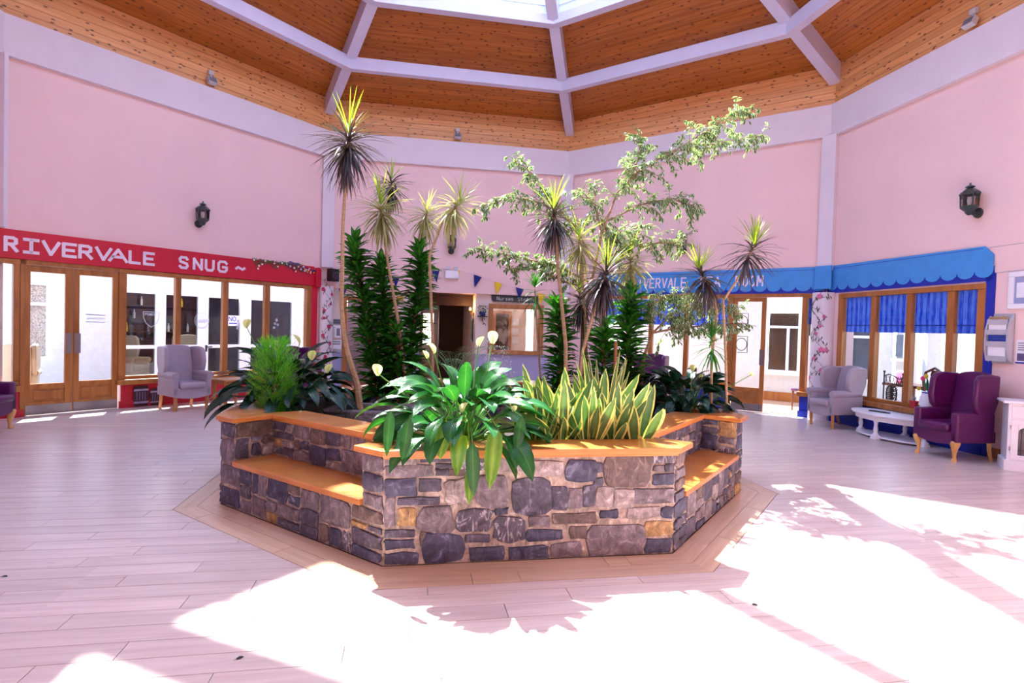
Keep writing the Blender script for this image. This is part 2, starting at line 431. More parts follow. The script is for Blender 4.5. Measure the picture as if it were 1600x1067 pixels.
for j in range(-60, 100):
    y0 = 2.852 + j * PW
    off = (j % 3) * 0.47 + (j % 2) * 0.12 + rnd.uniform(-0.05, 0.05)
    for i in range(-8, 9):
        x0 = off + i * PL
        lo = [(x0 + GAP, y0 + GAP), (x0 + PL - GAP, y0 + GAP), (x0 + PL - GAP, y0 + PW - GAP), (x0 + GAP, y0 + PW - GAP)]
        poly = [(ca * x - sa * y, sa * x + ca * y) for x, y in lo]
        # clip to hall
        n0 = len(poly); touched = False
        for q in range(8):
            a = TH + pi / 8 + q * pi / 4
            d = CX * cos(a) + CY * sin(a) + AP + 0.12
            before = poly; poly = clip(poly, cos(a), sin(a), d)
            touched |= len(poly) != len(before) or any(p not in before for p in poly)
            if len(poly) < 3: break
        if len(poly) < 3: continue
        # subtract planter border octagon: split off the pieces outside each side
        pieces = []; rem = poly
        for q in range(8):
            a = FD + q * pi / 4
            d = PC.x * cos(a) + PC.y * sin(a) + BORD + 0.003
            outp = clip(rem, cos(a), sin(a), d, False)
            if len(outp) >= 3: pieces.append(outp)
            rem = clip(rem, cos(a), sin(a), d, True)
            if len(rem) < 3: break
        for P in pieces:
            A = abs(sum(P[t][0] * P[(t + 1) % len(P)][1] - P[(t + 1) % len(P)][0] * P[t][1] for t in range(len(P)))) / 2
            if A < 0.0006: continue
            cx = sum(p[0] for p in P) / len(P); cy = sum(p[1] for p in P) / len(P)
            vis = cy > 1.9 and abs(cx) < 0.96 * cy + 0.2
            near.append(((cy if vis else 99), P, len(P) == 4 and abs(A - (PL - 2 * GAP) * (PW - 2 * GAP)) < 1e-4))
near.sort(key=lambda t: t[0])
for n, (d, P, isfull) in enumerate(near):
    if n < 285 and d < 90:
        cx = sum(p[0] for p in P) / len(P); cy = sum(p[1] for p in P) / len(P)
        Mi = (T(cx, cy, 0) @ Rz(FA)).inverted()
        if isfull and full_me:
            inst(full_me, 'plank', None, floor, T(cx, cy, 0) @ Rz(FA)); continue
        L2 = [tuple((Mi @ Vector((p[0], p[1], 0))).xy) for p in P]
        mb = MB().prism(L2, -0.013, 0.0)
        o = mb.build('plank', 'oak_floor', floor); o.matrix_local = T(cx, cy, 0) @ Rz(FA)
        if isfull: full_me = o.data
    else:
        Mi = Rz(-FA); rest.prism([tuple((Mi @ Vector((p[0], p[1], 0))).xy) for p in P], -0.013, 0.0)
ro = rest.build('plank_field', 'oak_floor', floor); ro.matrix_local = Rz(FA); tag(ro, kind='stuff')
for q in range(8):                                              # mitred border boards round the planter
    a = FD + q * pi / 4
    M = T(PC) @ Rz(a + pi / 2)                                    # x along the side, -y outward
    rnd2 = random.Random(q)
    for r in range(2):
        a0 = PB + 0.012 + r * 0.162; a1 = a0 + 0.158
        h0, h1 = a0 * tan(pi / 8), a1 * tan(pi / 8)
        xs = [-9] + sorted(rnd2.uniform(-0.95, 0.95) + 0 for _ in range(2)) + [9]
        for i in range(3):
            poly = [(-h0, -a0), (h0, -a0), (h1, -a1), (-h1, -a1)]
            poly = clip(poly, 1, 0, xs[i] + GAP, False); poly = clip(poly, 1, 0, xs[i + 1] - GAP, True)
            if len(poly) < 3: continue
            o = MB().prism(poly, -0.013, 0.0).build('border_plank', 'oak_border', floor); o.matrix_local = M

# ---------------------------------------------------------------- roof
RR = 4.255
ceil_b = MB()
for k in range(8):
    facet(ceil_b, k, AP + 0.02, AP + 0.3, H1, ZF + 0.12, H1, ZF + 0.12)
    facet(ceil_b, k, AP + 0.3, RR - 0.02, zroof(AP + 0.3) + 0.02, zroof(AP + 0.3) + 0.3, zroof(RR - 0.02) + 0.02, zroof(RR - 0.02) + 0.3)
ceiling = ceil_b.build('ceiling', 'groove'); tag(ceiling, 'knotty pine boarded roof of the octagonal hall', 'ceiling', kind='structure')
fieldb = MB()
NB1, NB2 = 6, 25
for k in range(8):
    F = wf(k); Fi = F.inverted()
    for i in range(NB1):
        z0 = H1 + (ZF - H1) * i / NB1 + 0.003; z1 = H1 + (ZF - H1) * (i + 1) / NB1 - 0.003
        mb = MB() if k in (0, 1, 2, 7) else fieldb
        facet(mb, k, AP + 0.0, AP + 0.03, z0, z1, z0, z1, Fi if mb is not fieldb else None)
        if mb is not fieldb: mb.build('pine_board', 'pine_upstand_lit', ceiling, M=F)
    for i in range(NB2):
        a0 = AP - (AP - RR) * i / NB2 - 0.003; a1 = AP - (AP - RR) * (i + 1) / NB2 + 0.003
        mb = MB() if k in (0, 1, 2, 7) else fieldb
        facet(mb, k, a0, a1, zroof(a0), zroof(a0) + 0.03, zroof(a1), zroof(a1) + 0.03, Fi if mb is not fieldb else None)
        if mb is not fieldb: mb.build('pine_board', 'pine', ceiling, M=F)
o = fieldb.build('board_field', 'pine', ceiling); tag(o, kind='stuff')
rf = {0: 'right of centre with the cross beam', 1: 'straight behind the tall plants', 2: 'left of centre above the tall palm', 3: 'at far left', 4: 'behind left', 5: 'above the viewpoint', 6: 'behind right', 7: 'at far right'}
def beam(mb, p0, p1, w, d):
    """box beam whose underside runs p0-p1, depth d upward"""
    p0, p1 = Vector(p0), Vector(p1); ax = (p1 - p0).normalized(); sd = Vector((-ax.y, ax.x, 0)).normalized() * (w / 2)
    up = Vector((0, 0, d))
    vs = [p0 - sd, p0 + sd, p1 + sd, p1 - sd, p0 - sd + up, p0 + sd + up, p1 + sd + up, p1 - sd + up]
    mb.add(vs, [(0, 1, 2, 3), (7, 6, 5, 4), (0, 4, 5, 1), (1, 5, 6, 2), (2, 6, 7, 3), (3, 7, 4, 0)])
APEX = zroof(0)
for k in range(8):
    mb = MB(); c = corner(k, AP - 0.02)
    beam(mb, (*c.xy, 6.49), (*corner(k, 0.15).xy, APEX - 0.40), 0.21, 0.42)
    tag(mb.build('roof_rafter', 'beam_paint'), 'lavender white roof rafter ' + rf[k], 'beam', 'roof rafters', 'structure')
for k in range(8):
    mb = MB(); facet(mb, k, 5.50, 5.66, 6.93, 7.18, 6.93, 7.18)
    tag(mb.build('roof_purlin', 'beam_paint'), 'lavender white cross beam halfway up the pine roof ' + sides[k], 'beam', 'roof purlins', 'structure')
    mb = MB(); facet(mb, k, RR - 0.12, RR + 0.06, 7.62, 7.80, 7.62, 7.80)
    tag(mb.build('skylight_ring_beam', 'beam_paint'), 'lavender white beam at the foot of the skylight ' + sides[k], 'beam', 'skylight ring beams', 'structure')
    mb = MB(); facet(mb, k, RR - 0.06, RR + 0.04, 7.80, 8.30, 7.80, 8.30); facet(mb, k, RR - 0.09, RR - 0.05, 7.98, 8.02, 7.98, 8.02); facet(mb, k, RR - 0.09, RR - 0.05, 8.12, 8.15, 8.12, 8.15)
    tag(mb.build('skylight_kerb', 'curb_paint'), 'pale kerb under the skylight glass ' + sides[k], 'kerb', 'skylight kerbs', 'structure')
# glazed lantern
lant = thing('skylight', 'large octagonal glass skylight over the hall', 'skylight', (CX, CY, 8.3), kind='structure')
LG = T(CX, CY, 8.3).inverted()
def zg(ap): return 8.30 + (RR - ap) * 0.42
for k in range(8):
    for b in range(5):
        f0, f1 = b / 5, (b + 1) / 5
        mb = MB()
        A0, B0 = corner(k + 1, RR - 0.02), corner(k, RR - 0.02); A1, B1 = corner(k + 1, 0.2), corner(k, 0.2)
        P = [A0.lerp(B0, f0), A0.lerp(B0, f1), A1.lerp(B1, f1), A1.lerp(B1, f0)]
        zz = [zg(RR - 0.02), zg(RR - 0.02), zg(0.2), zg(0.2)]
        vs = [(p.x, p.y, z) for p, z in zip(P, zz)]
        mb.add(vs, [(0, 1, 2, 3)], LG); mb.build('pane', 'roof_glass', lant)
        if b:
            mb = MB(); q0 = Vector(vs[0]); q1 = Vector(vs[3]); q1 = q0.lerp(q1, 0.93); beam(mb, q0, q1, 0.05, 0.06)
            o = mb.build('glazing_bar', 'curb_paint', lant); o.matrix_local = LG
# ---------------------------------------------------------------- stone planter
def stonemat(name, base, vein, streak=0.5, scale=13.0, bump=0.9):
    m, nt, N, L, b = _new(name)
    tc = N.new('ShaderNodeTexCoord'); oi = N.new('ShaderNodeObjectInfo')
    add = N.new('ShaderNodeVectorMath'); add.operation = 'ADD'
    sca = N.new('ShaderNodeVectorMath'); sca.operation = 'SCALE'; sca.inputs[0].default_value = (17.1, 31.3, 9.7)
    L.new(oi.outputs['Random'], sca.inputs['Scale']); L.new(tc.outputs['Object'], add.inputs[0]); L.new(sca.outputs[0], add.inputs[1])
    n1 = N.new('ShaderNodeTexNoise'); n1.inputs['Scale'].default_value = scale; n1.inputs['Detail'].default_value = 8; n1.inputs['Roughness'].default_value = 0.65; n1.inputs['Distortion'].default_value = 0.8
    L.new(add.outputs[0], n1.inputs[0])
    cr = N.new('ShaderNodeValToRGB'); e = cr.color_ramp.elements
    e[0].position = 0.34; e[0].color = (*[c * 0.38 for c in lin(base)], 1); e[1].position = 0.56; e[1].color = (*lin(base), 1)
    q = e.new(0.70); q.color = (*lin(vein), 1)
    L.new(n1.outputs[0], cr.inputs[0])
    mp = N.new('ShaderNodeMapping'); mp.inputs['Scale'].default_value = (26, 26, 5); mp.inputs['Rotation'].default_value = (0, 0.35, 0); L.new(add.outputs[0], mp.inputs[0])
    n2 = N.new('ShaderNodeTexNoise'); n2.inputs['Scale'].default_value = 1.0; n2.inputs['Detail'].default_value = 6; n2.inputs['Distortion'].default_value = 1.5
    L.new(mp.outputs[0], n2.inputs[0])
    mr = N.new('ShaderNodeMapRange'); mr.inputs[1].default_value = 0.55; mr.inputs[2].default_value = 0.75; mr.inputs[4].default_value = streak; L.new(n2.outputs[0], mr.inputs[0])
    mx = N.new('ShaderNodeMix'); mx.data_type = 'RGBA'; mx.inputs[7].default_value = (*lin(vein), 1)
    L.new(mr.outputs[0], mx.inputs[0]); L.new(cr.outputs[0], mx.inputs[6]); L.new(mx.outputs[2], b.inputs['Base Color'])
    b.inputs['Roughness'].default_value = 0.55
    bp = N.new('ShaderNodeBump'); bp.inputs['Strength'].default_value = bump; bp.inputs['Distance'].default_value = 0.012
    L.new(n1.outputs[0], bp.inputs['Height']); L.new(bp.outputs[0], b.inputs['Normal'])
stonemat('stone_dark', (84, 78, 98), (150, 144, 160), 0.35)
stonemat('stone_blue', (70, 70, 98), (128, 130, 158), 0.25)
stonemat('stone_mid', (122, 110, 120), (172, 162, 168), 0.4)
stonemat('stone_light', (164, 150, 150), (216, 204, 204), 0.5)
stonemat('stone_tan', (178, 142, 96), (226, 196, 150), 0.5)
stonemat('stone_brown', (110, 92, 90), (158, 138, 128), 0.5)
stonemat('stone_speck', (92, 84, 102), (226, 220, 226), 0.85, 14)
stonemat('mortar', (176, 156, 146), (222, 206, 192), 0.6, 12, 0.9)
mat('soil', (40, 28, 24), 0.95, 0.3, 20, 0.8, 40)

planter = thing('stone_planter', 'octagonal rubble stone planter with oak caps and corner benches in the middle', 'planter', tuple(PC))
PM = T(PC)
def pframe(q):
    """planter side q (0 front, 1 right bench ...): x along the side to the right seen from outside, y inward, z up; origin at the planter centre line on that side"""
    a = FD + q * pi / 4
    return Rz(a + pi / 2) @ T(0, -PB, 0)
PT = pi / 8
TP = 0.815           # bench half length
RB = 0.356           # bench recess
ZC0, ZC1, ZS0, ZS1 = 0.735, 0.777, 0.365, 0.408
IN_F = 0.26          # wall thickness
core = MB()
for q in range(8):
    F = pframe(q)
    h = lambda y: (PB - y) * tan(PT)
    if q % 2 == 0:
        core.prism([(-h(0), 0), (h(0), 0), (h(IN_F), IN_F), (-h(IN_F), IN_F)], 0, ZC0, F)
        core.prism([(-h(0.95), 0.95), (h(0.95), 0.95), (h(1.1), 1.1), (-h(1.1), 1.1)], 0, 0.62, F)
    else:
        core.prism([(-h(0), 0), (h(0), 0), (h(RB), RB), (-h(RB), RB)], 0, ZS0, F)
        for sg in (-1, 1):
            core.prism([(sg * h(0), 0), (sg * TP, 0), (sg * TP, RB), (sg * h(RB), RB)], ZS0, ZC0, F)
        core.prism([(-h(RB), RB), (h(RB), RB), (h(RB + 0.26), RB + 0.26), (-h(RB + 0.26), RB + 0.26)], 0, ZC0, F)
core.build('mortar_core', 'mortar', planter)
# caps
OV = 0.05
for q in range(8):
    F = pframe(q)
    h = lambda y: (PB - y) * tan(PT)
    if q % 2 == 0:
        mb = MB()
        # front strip + wrap over both corner piers, one board with an opening behind
        y1 = IN_F + 0.03
        mb.prism([(-h(-OV), -OV), (h(-OV), -OV), (h(y1), y1), (-h(y1), y1)], ZC0, ZC1, F)
        mb.build('oak_cap', 'cap_oak', planter, bevel=0.006)
        for sg in (-1, 1):
            qq = q + sg; G = pframe(qq)
            mb = MB(); s2 = -sg
            xe = TP - OV
            mb.prism([(s2 * h(-OV), -OV), (s2 * xe, -OV), (s2 * xe, RB - OV), (s2 * h(RB - OV), RB - OV)], ZC0, ZC1 - 0.001, G)
            mb.build('pier_cap', 'cap_oak', planter, bevel=0.006)
    else:
        mb = MB(); y0, y1 = RB - OV, RB + 0.28
        mb.prism([(-h(y0), y0), (h(y0), y0), (h(y1), y1), (-h(y1), y1)], ZC0, ZC1 - 0.002, F)
        mb.build('oak_cap', 'cap_oak', planter, bevel=0.006)
        mb = MB(); mb.box(-TP + 0.003, TP - 0.003, -0.03, RB - 0.002, ZS0, ZS1, F)
        mb.build('bench_seat', 'cap_oak', planter, bevel=0.005)
        # oak moulding under the cap edge
    mb = MB()
    if q % 2 == 0: mb.prism([(-h(-0.028), -0.028), (h(-0.028), -0.028), (h(0.0), 0.0), (-h(0.0), 0.0)], ZC0 - 0.018, ZC0, F)
    else: mb.prism([(-h(RB - 0.025), RB - 0.025), (h(RB - 0.025), RB - 0.025), (h(RB), RB), (-h(RB), RB)], ZC0 - 0.018, ZC0, F)
    mb.build('cap_moulding', 'cap_oak', planter)
# soil in the four boxes and the pool floor
for q in (0, 2, 4, 6):
    F = pframe(q); h = lambda y: (PB - y) * tan(PT)
    MB().prism([(-h(IN_F) - 0.05, IN_F - 0.02), (h(IN_F) + 0.05, IN_F - 0.02), (h(0.97) , 0.97), (-h(0.97), 0.97)], 0.5, 0.70, F).build('soil', 'soil', planter)
def stone(mb_poly, F, m, proud=0.014, seed=0, parent=planter):
    """one rubble stone: irregular outline in x,z on the face plane, softly domed"""
    n = len(mb_poly); cx = sum(p[0] for p in mb_poly) / n; cz = sum(p[1] for p in mb_poly) / n
    rs = random.Random(seed)
    vs = []; fs = []
    for lev, (sc_, y) in enumerate(((1.0, 0.004), (0.985, -proud * 0.7), (0.90, -proud))):
        for (x, z) in mb_poly:
            vs.append((cx + (x - cx) * sc_, y + (rs.uniform(-1, 1) * proud * 0.22 if lev == 2 else 0), cz + (z - cz) * sc_))
    vs.append((cx, -proud * 1.15, cz))
    for l in range(2):
        for i in range(n):
            j = (i + 1) % n; fs.append((l * n + i, l * n + j, (l + 1) * n + j, (l + 1) * n + i))
    for i in range(n): fs.append((2 * n + i, 2 * n + (i + 1) % n, 3 * n))
    mb = MB().add(vs, fs)
    o = mb.build('stone', m, parent, smooth=True, ang=50); o.matrix_local = F; return o
def outline(x0, x1, z0, z1, rs, rnd_=0.012, round_=0.2):
    """irregular rounded quadrilateral"""
    w, h = x1 - x0, z1 - z0; c = min(w, h) * round_
    j = lambda s=1.0: rs.uniform(-rnd_, rnd_) * s
    p = [(x0 + c, z0), ((x0 + x1) / 2, z0), (x1 - c, z0), (x1, z0 + c), (x1, (z0 + z1) / 2), (x1, z1 - c), (x1 - c, z1), ((x0 + x1) / 2, z1), (x0 + c, z1), (x0, z1 - c), (x0, (z0 + z1) / 2), (x0, z0 + c)]
    k = min(1.0, min(w, h) / 0.07)
    return [(x + j(k), max(z + j(k), 0.006)) for x, z in p]
def face_xy(q, X, Y):
    """photo position -> x,z on planter face q"""
    F = PM @ pframe(q); Fi = F.inverted(); o = Fi @ EYE; d = Fi.to_3x3() @ pix(X, Y)
    t = -o.y / d.y; p = o + d * t; return p.x, p.z
rs = random.Random(11)
FL = []   # stones of the front face, read off the photograph
for x0, y0, x1, y1, m in [(170,235,410,290,'light'),(430,228,690,268,'dark'),(178,295,515,370,'mid'),(540,288,690,312,'dark'),(540,325,625,365,'dark'),(632,322,760,370,'brown'),
    (150,395,405,512,'blue'),(420,392,568,480,'dark'),(275,518,560,570,'dark'),(610,390,770,565,'light'),(812,355,1040,575,'mid'),(158,522,250,718,'mid'),(280,600,395,715,'tan'),
    (412,585,655,750,'mid'),(682,595,920,752,'speck'),(950,590,1035,635,'blue'),(180,745,390,795,'dark'),(185,812,385,875,'blue'),(190,905,415,1000,'blue'),(440,775,730,985,'blue'),
    (745,775,905,830,'dark'),(775,860,1005,972,'blue'),(945,650,1140,822,'speck'),(1045,860,1290,955,'blue'),(430,760,470,850,'brown'),(700,235,880,330,'speck'),(900,230,1060,340,'light')]:
    FL.append((560 + x0 / 4.446, 660 + y0 / 4.446, 560 + x1 / 4.446, 660 + y1 / 4.446, m))
for x0, y0, x1, y1, m in [(8,362,250,600,'dark'),(256,420,360,572,'dark'),(112,255,330,350,'light'),(350,255,550,385,'blue'),(245,200,415,228,'dark'),(432,198,650,222,'dark'),(0,235,100,320,'light'),
    (612,195,910,415,'brown'),(912,190,1075,265,'speck'),(930,283,992,317,'mid'),(1008,270,1110,317,'dark'),(930,335,1065,405,'blue'),(535,365,592,412,'dark'),(372,435,458,560,'mid'),
    (465,415,546,546,'dark'),(552,425,662,550,'light'),(672,440,795,556,'light'),(800,430,1080,530,'mid'),(760,560,970,622,'light'),(980,555,1085,622,'blue'),(580,575,690,625,'blue'),
    (270,592,550,660,'brown'),(110,620,242,680,'mid'),(100,705,330,770,'blue'),(385,685,490,762,'brown'),(500,665,862,872,'mid'),(872,650,1050,738,'tan'),(875,760,1040,850,'blue'),
    (262,790,450,888,'mid'),(96,815,235,905,'blue'),(558,265,592,325,'dark'),(0,640,80,770,'dark')]:
    FL.append((800 + x0 / 4.21, 660 + y0 / 4.21, 800 + x1 / 4.21, 660 + y1 / 4.21, m))
F0 = pframe(0)
for i, (x0, y0, x1, y1, m) in enumerate(FL):
    a = face_xy(0, x0, y0); b = face_xy(0, x1, y0); c = face_xy(0, x1, y1); d = face_xy(0, x0, y1)
    big = min(x1 - x0, y1 - y0) > 30
    xl = max(min(a[0], d[0]), -1.02); xr = min(max(b[0], c[0]), 1.02)
    zt = min((a[1] + b[1]) / 2, ZC0 - 0.006); zb = max((c[1] + d[1]) / 2, 0.008)
    if zt - zb < 0.02 or xr - xl < 0.02: continue
    xl -= 0.004; xr += 0.004; zb = max(zb - 0.004, 0.006); zt = min(zt + 0.003, ZC0 - 0.004)
    stone(outline(xl, xr, zb, zt, rs, 0.016 if big else 0.008, 0.15 if big else 0.10), F0, 'stone_' + m, 0.02 if big else 0.014, i)
def rubble(x0, x1, z0, z1, F, rs, small=0.10):
    """random rubble fill of a rectangle"""
    out = []
    def split(a, b, c, d, depth):
        w, h = b - a, d - c
        lim_w, lim_h = rs.uniform(0.2, 0.42), rs.uniform(0.12, 0.27)
        if w > lim_w and (w / h > rs.uniform(0.9, 1.6) or h <= lim_h):
            m = a + w * rs.uniform(0.3, 0.7); split(a, m, c, d, depth + 1); split(m, b, c, d, depth + 1)
        elif h > lim_h:
            m = c + h * rs.uniform(0.3, 0.7); split(a, b, c, m, depth + 1); split(a, b, m, d, depth + 1)
        else: out.append((a, b, c, d))
    split(x0, x1, z0, z1, 0)
    g = 0.008
    for n, (a, b, c, d) in enumerate(out):
        if b - a < 0.03 or d - c < 0.03: continue
        m = rs.choices(['dark', 'blue', 'mid', 'brown', 'light', 'tan', 'speck'], [5, 4, 6, 3, 1.6, 0.9, 1.2])[0]
        stone(outline(a + g, b - g, c + g, d - g, rs, 0.012, 0.12), F, 'stone_' + m, rs.uniform(0.010, 0.02), n)
hw = PB * tan(PT)
for q in (1, 7):
    F = pframe(q)
    rubble(-hw, hw, 0, ZS0, F, rs)
    for sg in (-1, 1):
        a, b = sorted((sg * TP, sg * hw)); rubble(a, b, ZS0, ZC0, F, rs)
        # pier return inside the bench niche
        G = F @ T(sg * TP, 0, 0) @ Rz(-sg * pi / 2)
        if sg < 0: rubble(0.0, RB, ZS1, ZC0, G, rs)
        else: rubble(-RB, 0.0, ZS1, ZC0, G, rs)
    rubble(-TP, TP, ZS1, ZC0, F @ T(0, RB, 0), rs)
for q in (2, 6): rubble(-hw, hw, 0, ZC0, pframe(q), rs)
# inner pool: far inner walls seen over the front cap
for q in (3, 4, 5):
    F = pframe(q); yb = 1.1 if q == 4 else RB + 0.26
    hh = (PB - yb) * tan(PT)
    rubble(-hh, hh, 0.2, ZC0 - 0.06, F @ T(0, yb, 0) @ Rz(pi), rs)
# pool water
m, nt, N, L, b = _new('pool_water'); b.inputs['Base Color'].default_value = (*lin((40, 56, 78)), 1); b.inputs['Roughness'].default_value = 0.05
nz = N.new('ShaderNodeTexNoise'); nz.inputs['Scale'].default_value = 14; bp = N.new('ShaderNodeBump'); bp.inputs['Strength'].default_value = 0.25; L.new(nz.outputs[0], bp.inputs['Height']); L.new(bp.outputs[0], b.inputs['Normal'])
wa = MB().prism([(PC.x + (PB - 1.12) / cos(PT) * cos(FD + PT + i * pi / 4), PC.y + (PB - 1.12) / cos(PT) * sin(FD + PT + i * pi / 4)) for i in range(8)], 0.10, 0.22)
o = wa.build('pool_water', 'pool_water'); tag(o, 'dark pool water inside the stone planter', 'water', kind='stuff')
# stone troughs standing in the pool
def trough(label, X, Y, z, depth, w, d, h, rz):
    p = at(X, Y, depth); t = thing('stone_trough', label, 'trough', (p.x, p.y, 0.2), rz, 'stone troughs in the pool')
    th = 0.09; zt = z - 0.2
    mb = MB()
    mb.box(-w, w, -d, -d + th, 0, zt); mb.box(-w, w, d - th, d, 0, zt); mb.box(-w, -w + th, -d + th, d - th, 0, zt); mb.box(w - th, w, -d + th, d - th, 0, zt)
    mb.build('trough_wall', 'stone_mid', t, bevel=0.015)
    MB().box(-w + th, w - th, -d + th, d - th, 0.0, zt - 0.06).build('soil', 'soil', t)
    r2 = random.Random(int(X))
    for sg, F in ((1, T(0, -d, 0)), (1, T(w, 0, 0) @ Rz(pi / 2)), (1, T(-w, 0, 0) @ Rz(-pi / 2))):
        ww = w if F.to_euler().z == 0 else d
        n = max(2, int(ww * 2 / 0.28)); xs = [-ww + 2 * ww * i / n for i in range(n + 1)]
        for i in range(n):
            for z0, z1 in ((0.02, zt * 0.5), (zt * 0.5, zt - 0.04)):
                stone(outline(xs[i] + 0.012, xs[i + 1] - 0.012, z0 + 0.01, z1 - 0.01, r2, 0.008, 0.2), F, 'stone_' + r2.choice(['dark', 'mid', 'blue', 'mid']), 0.014, i, t)
    return t, p
# ---------------------------------------------------------------- shopfronts (all in wall coordinates: s along the wall, y outward, z up)
class WT:
    """a thing on wall k whose parts are given in wall coordinates"""
    def __init__(s, k, name, label, cat, s0, z0, group=None, kind=None, y0=0.0):
        s.L = T(-s0, -y0, -z0)
        s.e = thing(name, label, cat, group=group, kind=kind, M=wf(k) @ T(s0, y0, z0))
    def part(s, name, mb, m, **kw):
        parent = kw.pop('parent', s.e)
        o = mb.build(name, m, parent, **kw)
        if parent is s.e: o.matrix_local = s.L
        return o
def box(*a): return MB().box(*a)
def frame_rect(t, s0, s1, z0, z1, w=0.06, y0=-0.02, y1=0.08, m='frame_oak', names=('head', 'sill_rail', 'jamb', 'jamb')):
    t.part(names[0], box(s0, s1, y0, y1, z1 - w, z1), m, bevel=0.006)
    t.part(names[1], box(s0, s1, y0, y1, z0, z0 + w), m, bevel=0.006)
    t.part(names[2], box(s0, s0 + w, y0, y1, z0 + w, z1 - w), m, bevel=0.006)
    t.part(names[3], box(s1 - w, s1, y0, y1, z0 + w, z1 - w), m, bevel=0.006)
def pane(t, s0, s1, z0, z1, y=0.03, m='window_glass'):
    return t.part('pane', MB().add([(s0, y, z0), (s1, y, z0), (s1, y, z1), (s0, y, z1)], [(0, 1, 2, 3)]), m)
def window(k, n, label, s0, s1, z0, z1, mull, sill=True, m='frame_oak', jw=0.11):
    t = WT(k, 'window_%d' % n, label, 'window', (s0 + s1) / 2, z0, kind='structure')
    t.part('head', box(s0, s1, -0.03, 0.09, z1, z1 + 0.08), m, bevel=0.008)
    t.part('bottom_rail', box(s0, s1, -0.02, 0.08, z0 - 0.06, z0), m, bevel=0.006)
    t.part('jamb', box(s0, s0 + jw, -0.025, 0.085, z0, z1), m, bevel=0.008)
    t.part('jamb', box(s1 - jw, s1, -0.025, 0.085, z0, z1), m, bevel=0.008)
    edges = [s0 + jw]
    for a, b in mull:
        t.part('mullion', box(a, b, -0.02, 0.08, z0, z1), m, bevel=0.008); edges += [a, b]
    edges.append(s1 - jw)
    for i in range(0, len(edges), 2): pane(t, edges[i], edges[i + 1], z0, z1)
    if sill: t.part('sill', box(s0 - 0.03, s1 + 0.02, -0.12, 0.06, z0 - 0.15, z0 - 0.06), m, bevel=0.01)
    return t
def door(k, n, label, s0, s1, g, z1=2.375, hand=1, plates=True, M=None):
    """glazed oak door leaf; g = glass (s0,s1,z0,z1); hand: push plate side"""
    t = WT(k, 'door_%d' % n, label, 'door', s0 if hand > 0 else s1, 0, kind='structure')
    m = 'frame_oak'
    t.part('stile', box(s0, g[0], 0.0, 0.05, 0.01, z1), m, bevel=0.004); t.part('stile', box(g[1], s1, 0.0, 0.05, 0.01, z1), m, bevel=0.004)
    t.part('top_rail', box(g[0], g[1], 0.0, 0.05, g[3], z1), m); t.part('lock_rail', box(g[0], g[1], 0.0, 0.05, g[2] - 0.08, g[2]), m)
    t.part('bottom_rail', box(g[0], g[1], 0.0, 0.05, 0.01, 0.21), m)
    t.part('panel', box(g[0], g[1], 0.018, 0.04, 0.21, g[2] - 0.08), m)
    t.part('panel_field', box(g[0] + 0.04, g[1] - 0.04, 0.006, 0.03, 0.245, g[2] - 0.115), m, bevel=0.008)
    t.part('kick_plate', box(s0 + 0.01, s1 - 0.01, -0.004, 0.0, 0.015, 0.165), 'steel')
    pane(t, g[0], g[1], g[2], g[3], 0.025)
    if plates:
        a = (s1 - 0.10, s1 - 0.015) if hand > 0 else (s0 + 0.015, s0 + 0.10)
        t.part('push_plate', box(a[0], a[1], -0.005, 0.0, 0.98, 1.31), 'steel')
    if M is not None: t.e.matrix_world = t.e.matrix_world @ M
    return t
# --- snug (left wall)
window(KA, 1, 'oak framed window left of the glazed snug doors', -0.05, 0.27, 0.555, 2.37, [], jw=0.08)
window(KA, 2, 'four pane oak shopfront window under the snug sign', 1.60, 5.47, 0.565, 2.365, [(2.53, 2.63), (3.425, 3.535), (4.325, 4.445)], jw=0.12)
tr = MB().box(0.27, 0.335, -0.03, 0.09, 0, 2.45).box(0.27, 1.60, -0.03, 0.09, 2.38, 2.45)
trim(tr, 'frame_oak', 'oak door frame round the snug double doors', wf(KA), 'door frame')
door(KA, 1, 'left leaf of the glazed oak snug doors', 0.335, 0.950, (0.40, 0.845, 0.50, 2.275), hand=1)
door(KA, 2, 'right leaf of the glazed oak snug doors', 0.958, 1.60, (1.04, 1.515, 0.515, 2.28), hand=-1)
# red dado with its plinth
mb = MB().box(1.65, 5.62, -0.012, 0.0, 0.12, 0.42).box(1.62, 5.64, -0.04, 0.0, 0.0, 0.12)
trim(mb, 'red_dado', 'red painted plinth under the snug window', wf(KA), 'plinth')
mb = MB().box(-0.1, 0.30, -0.012, 0.0, 0.12, 0.42).box(-0.1, 0.32, -0.04, 0.0, 0.0, 0.12)
trim(mb, 'red_dado', 'red painted plinth left of the snug doors', wf(KA), 'plinth')
mb = MB().box(5.47, 5.63, -0.02, 0.0, 0.12, 2.45)
trim(mb, 'red_paint', 'upright red painted strip beside the flowered column', wf(KA), 'trim')
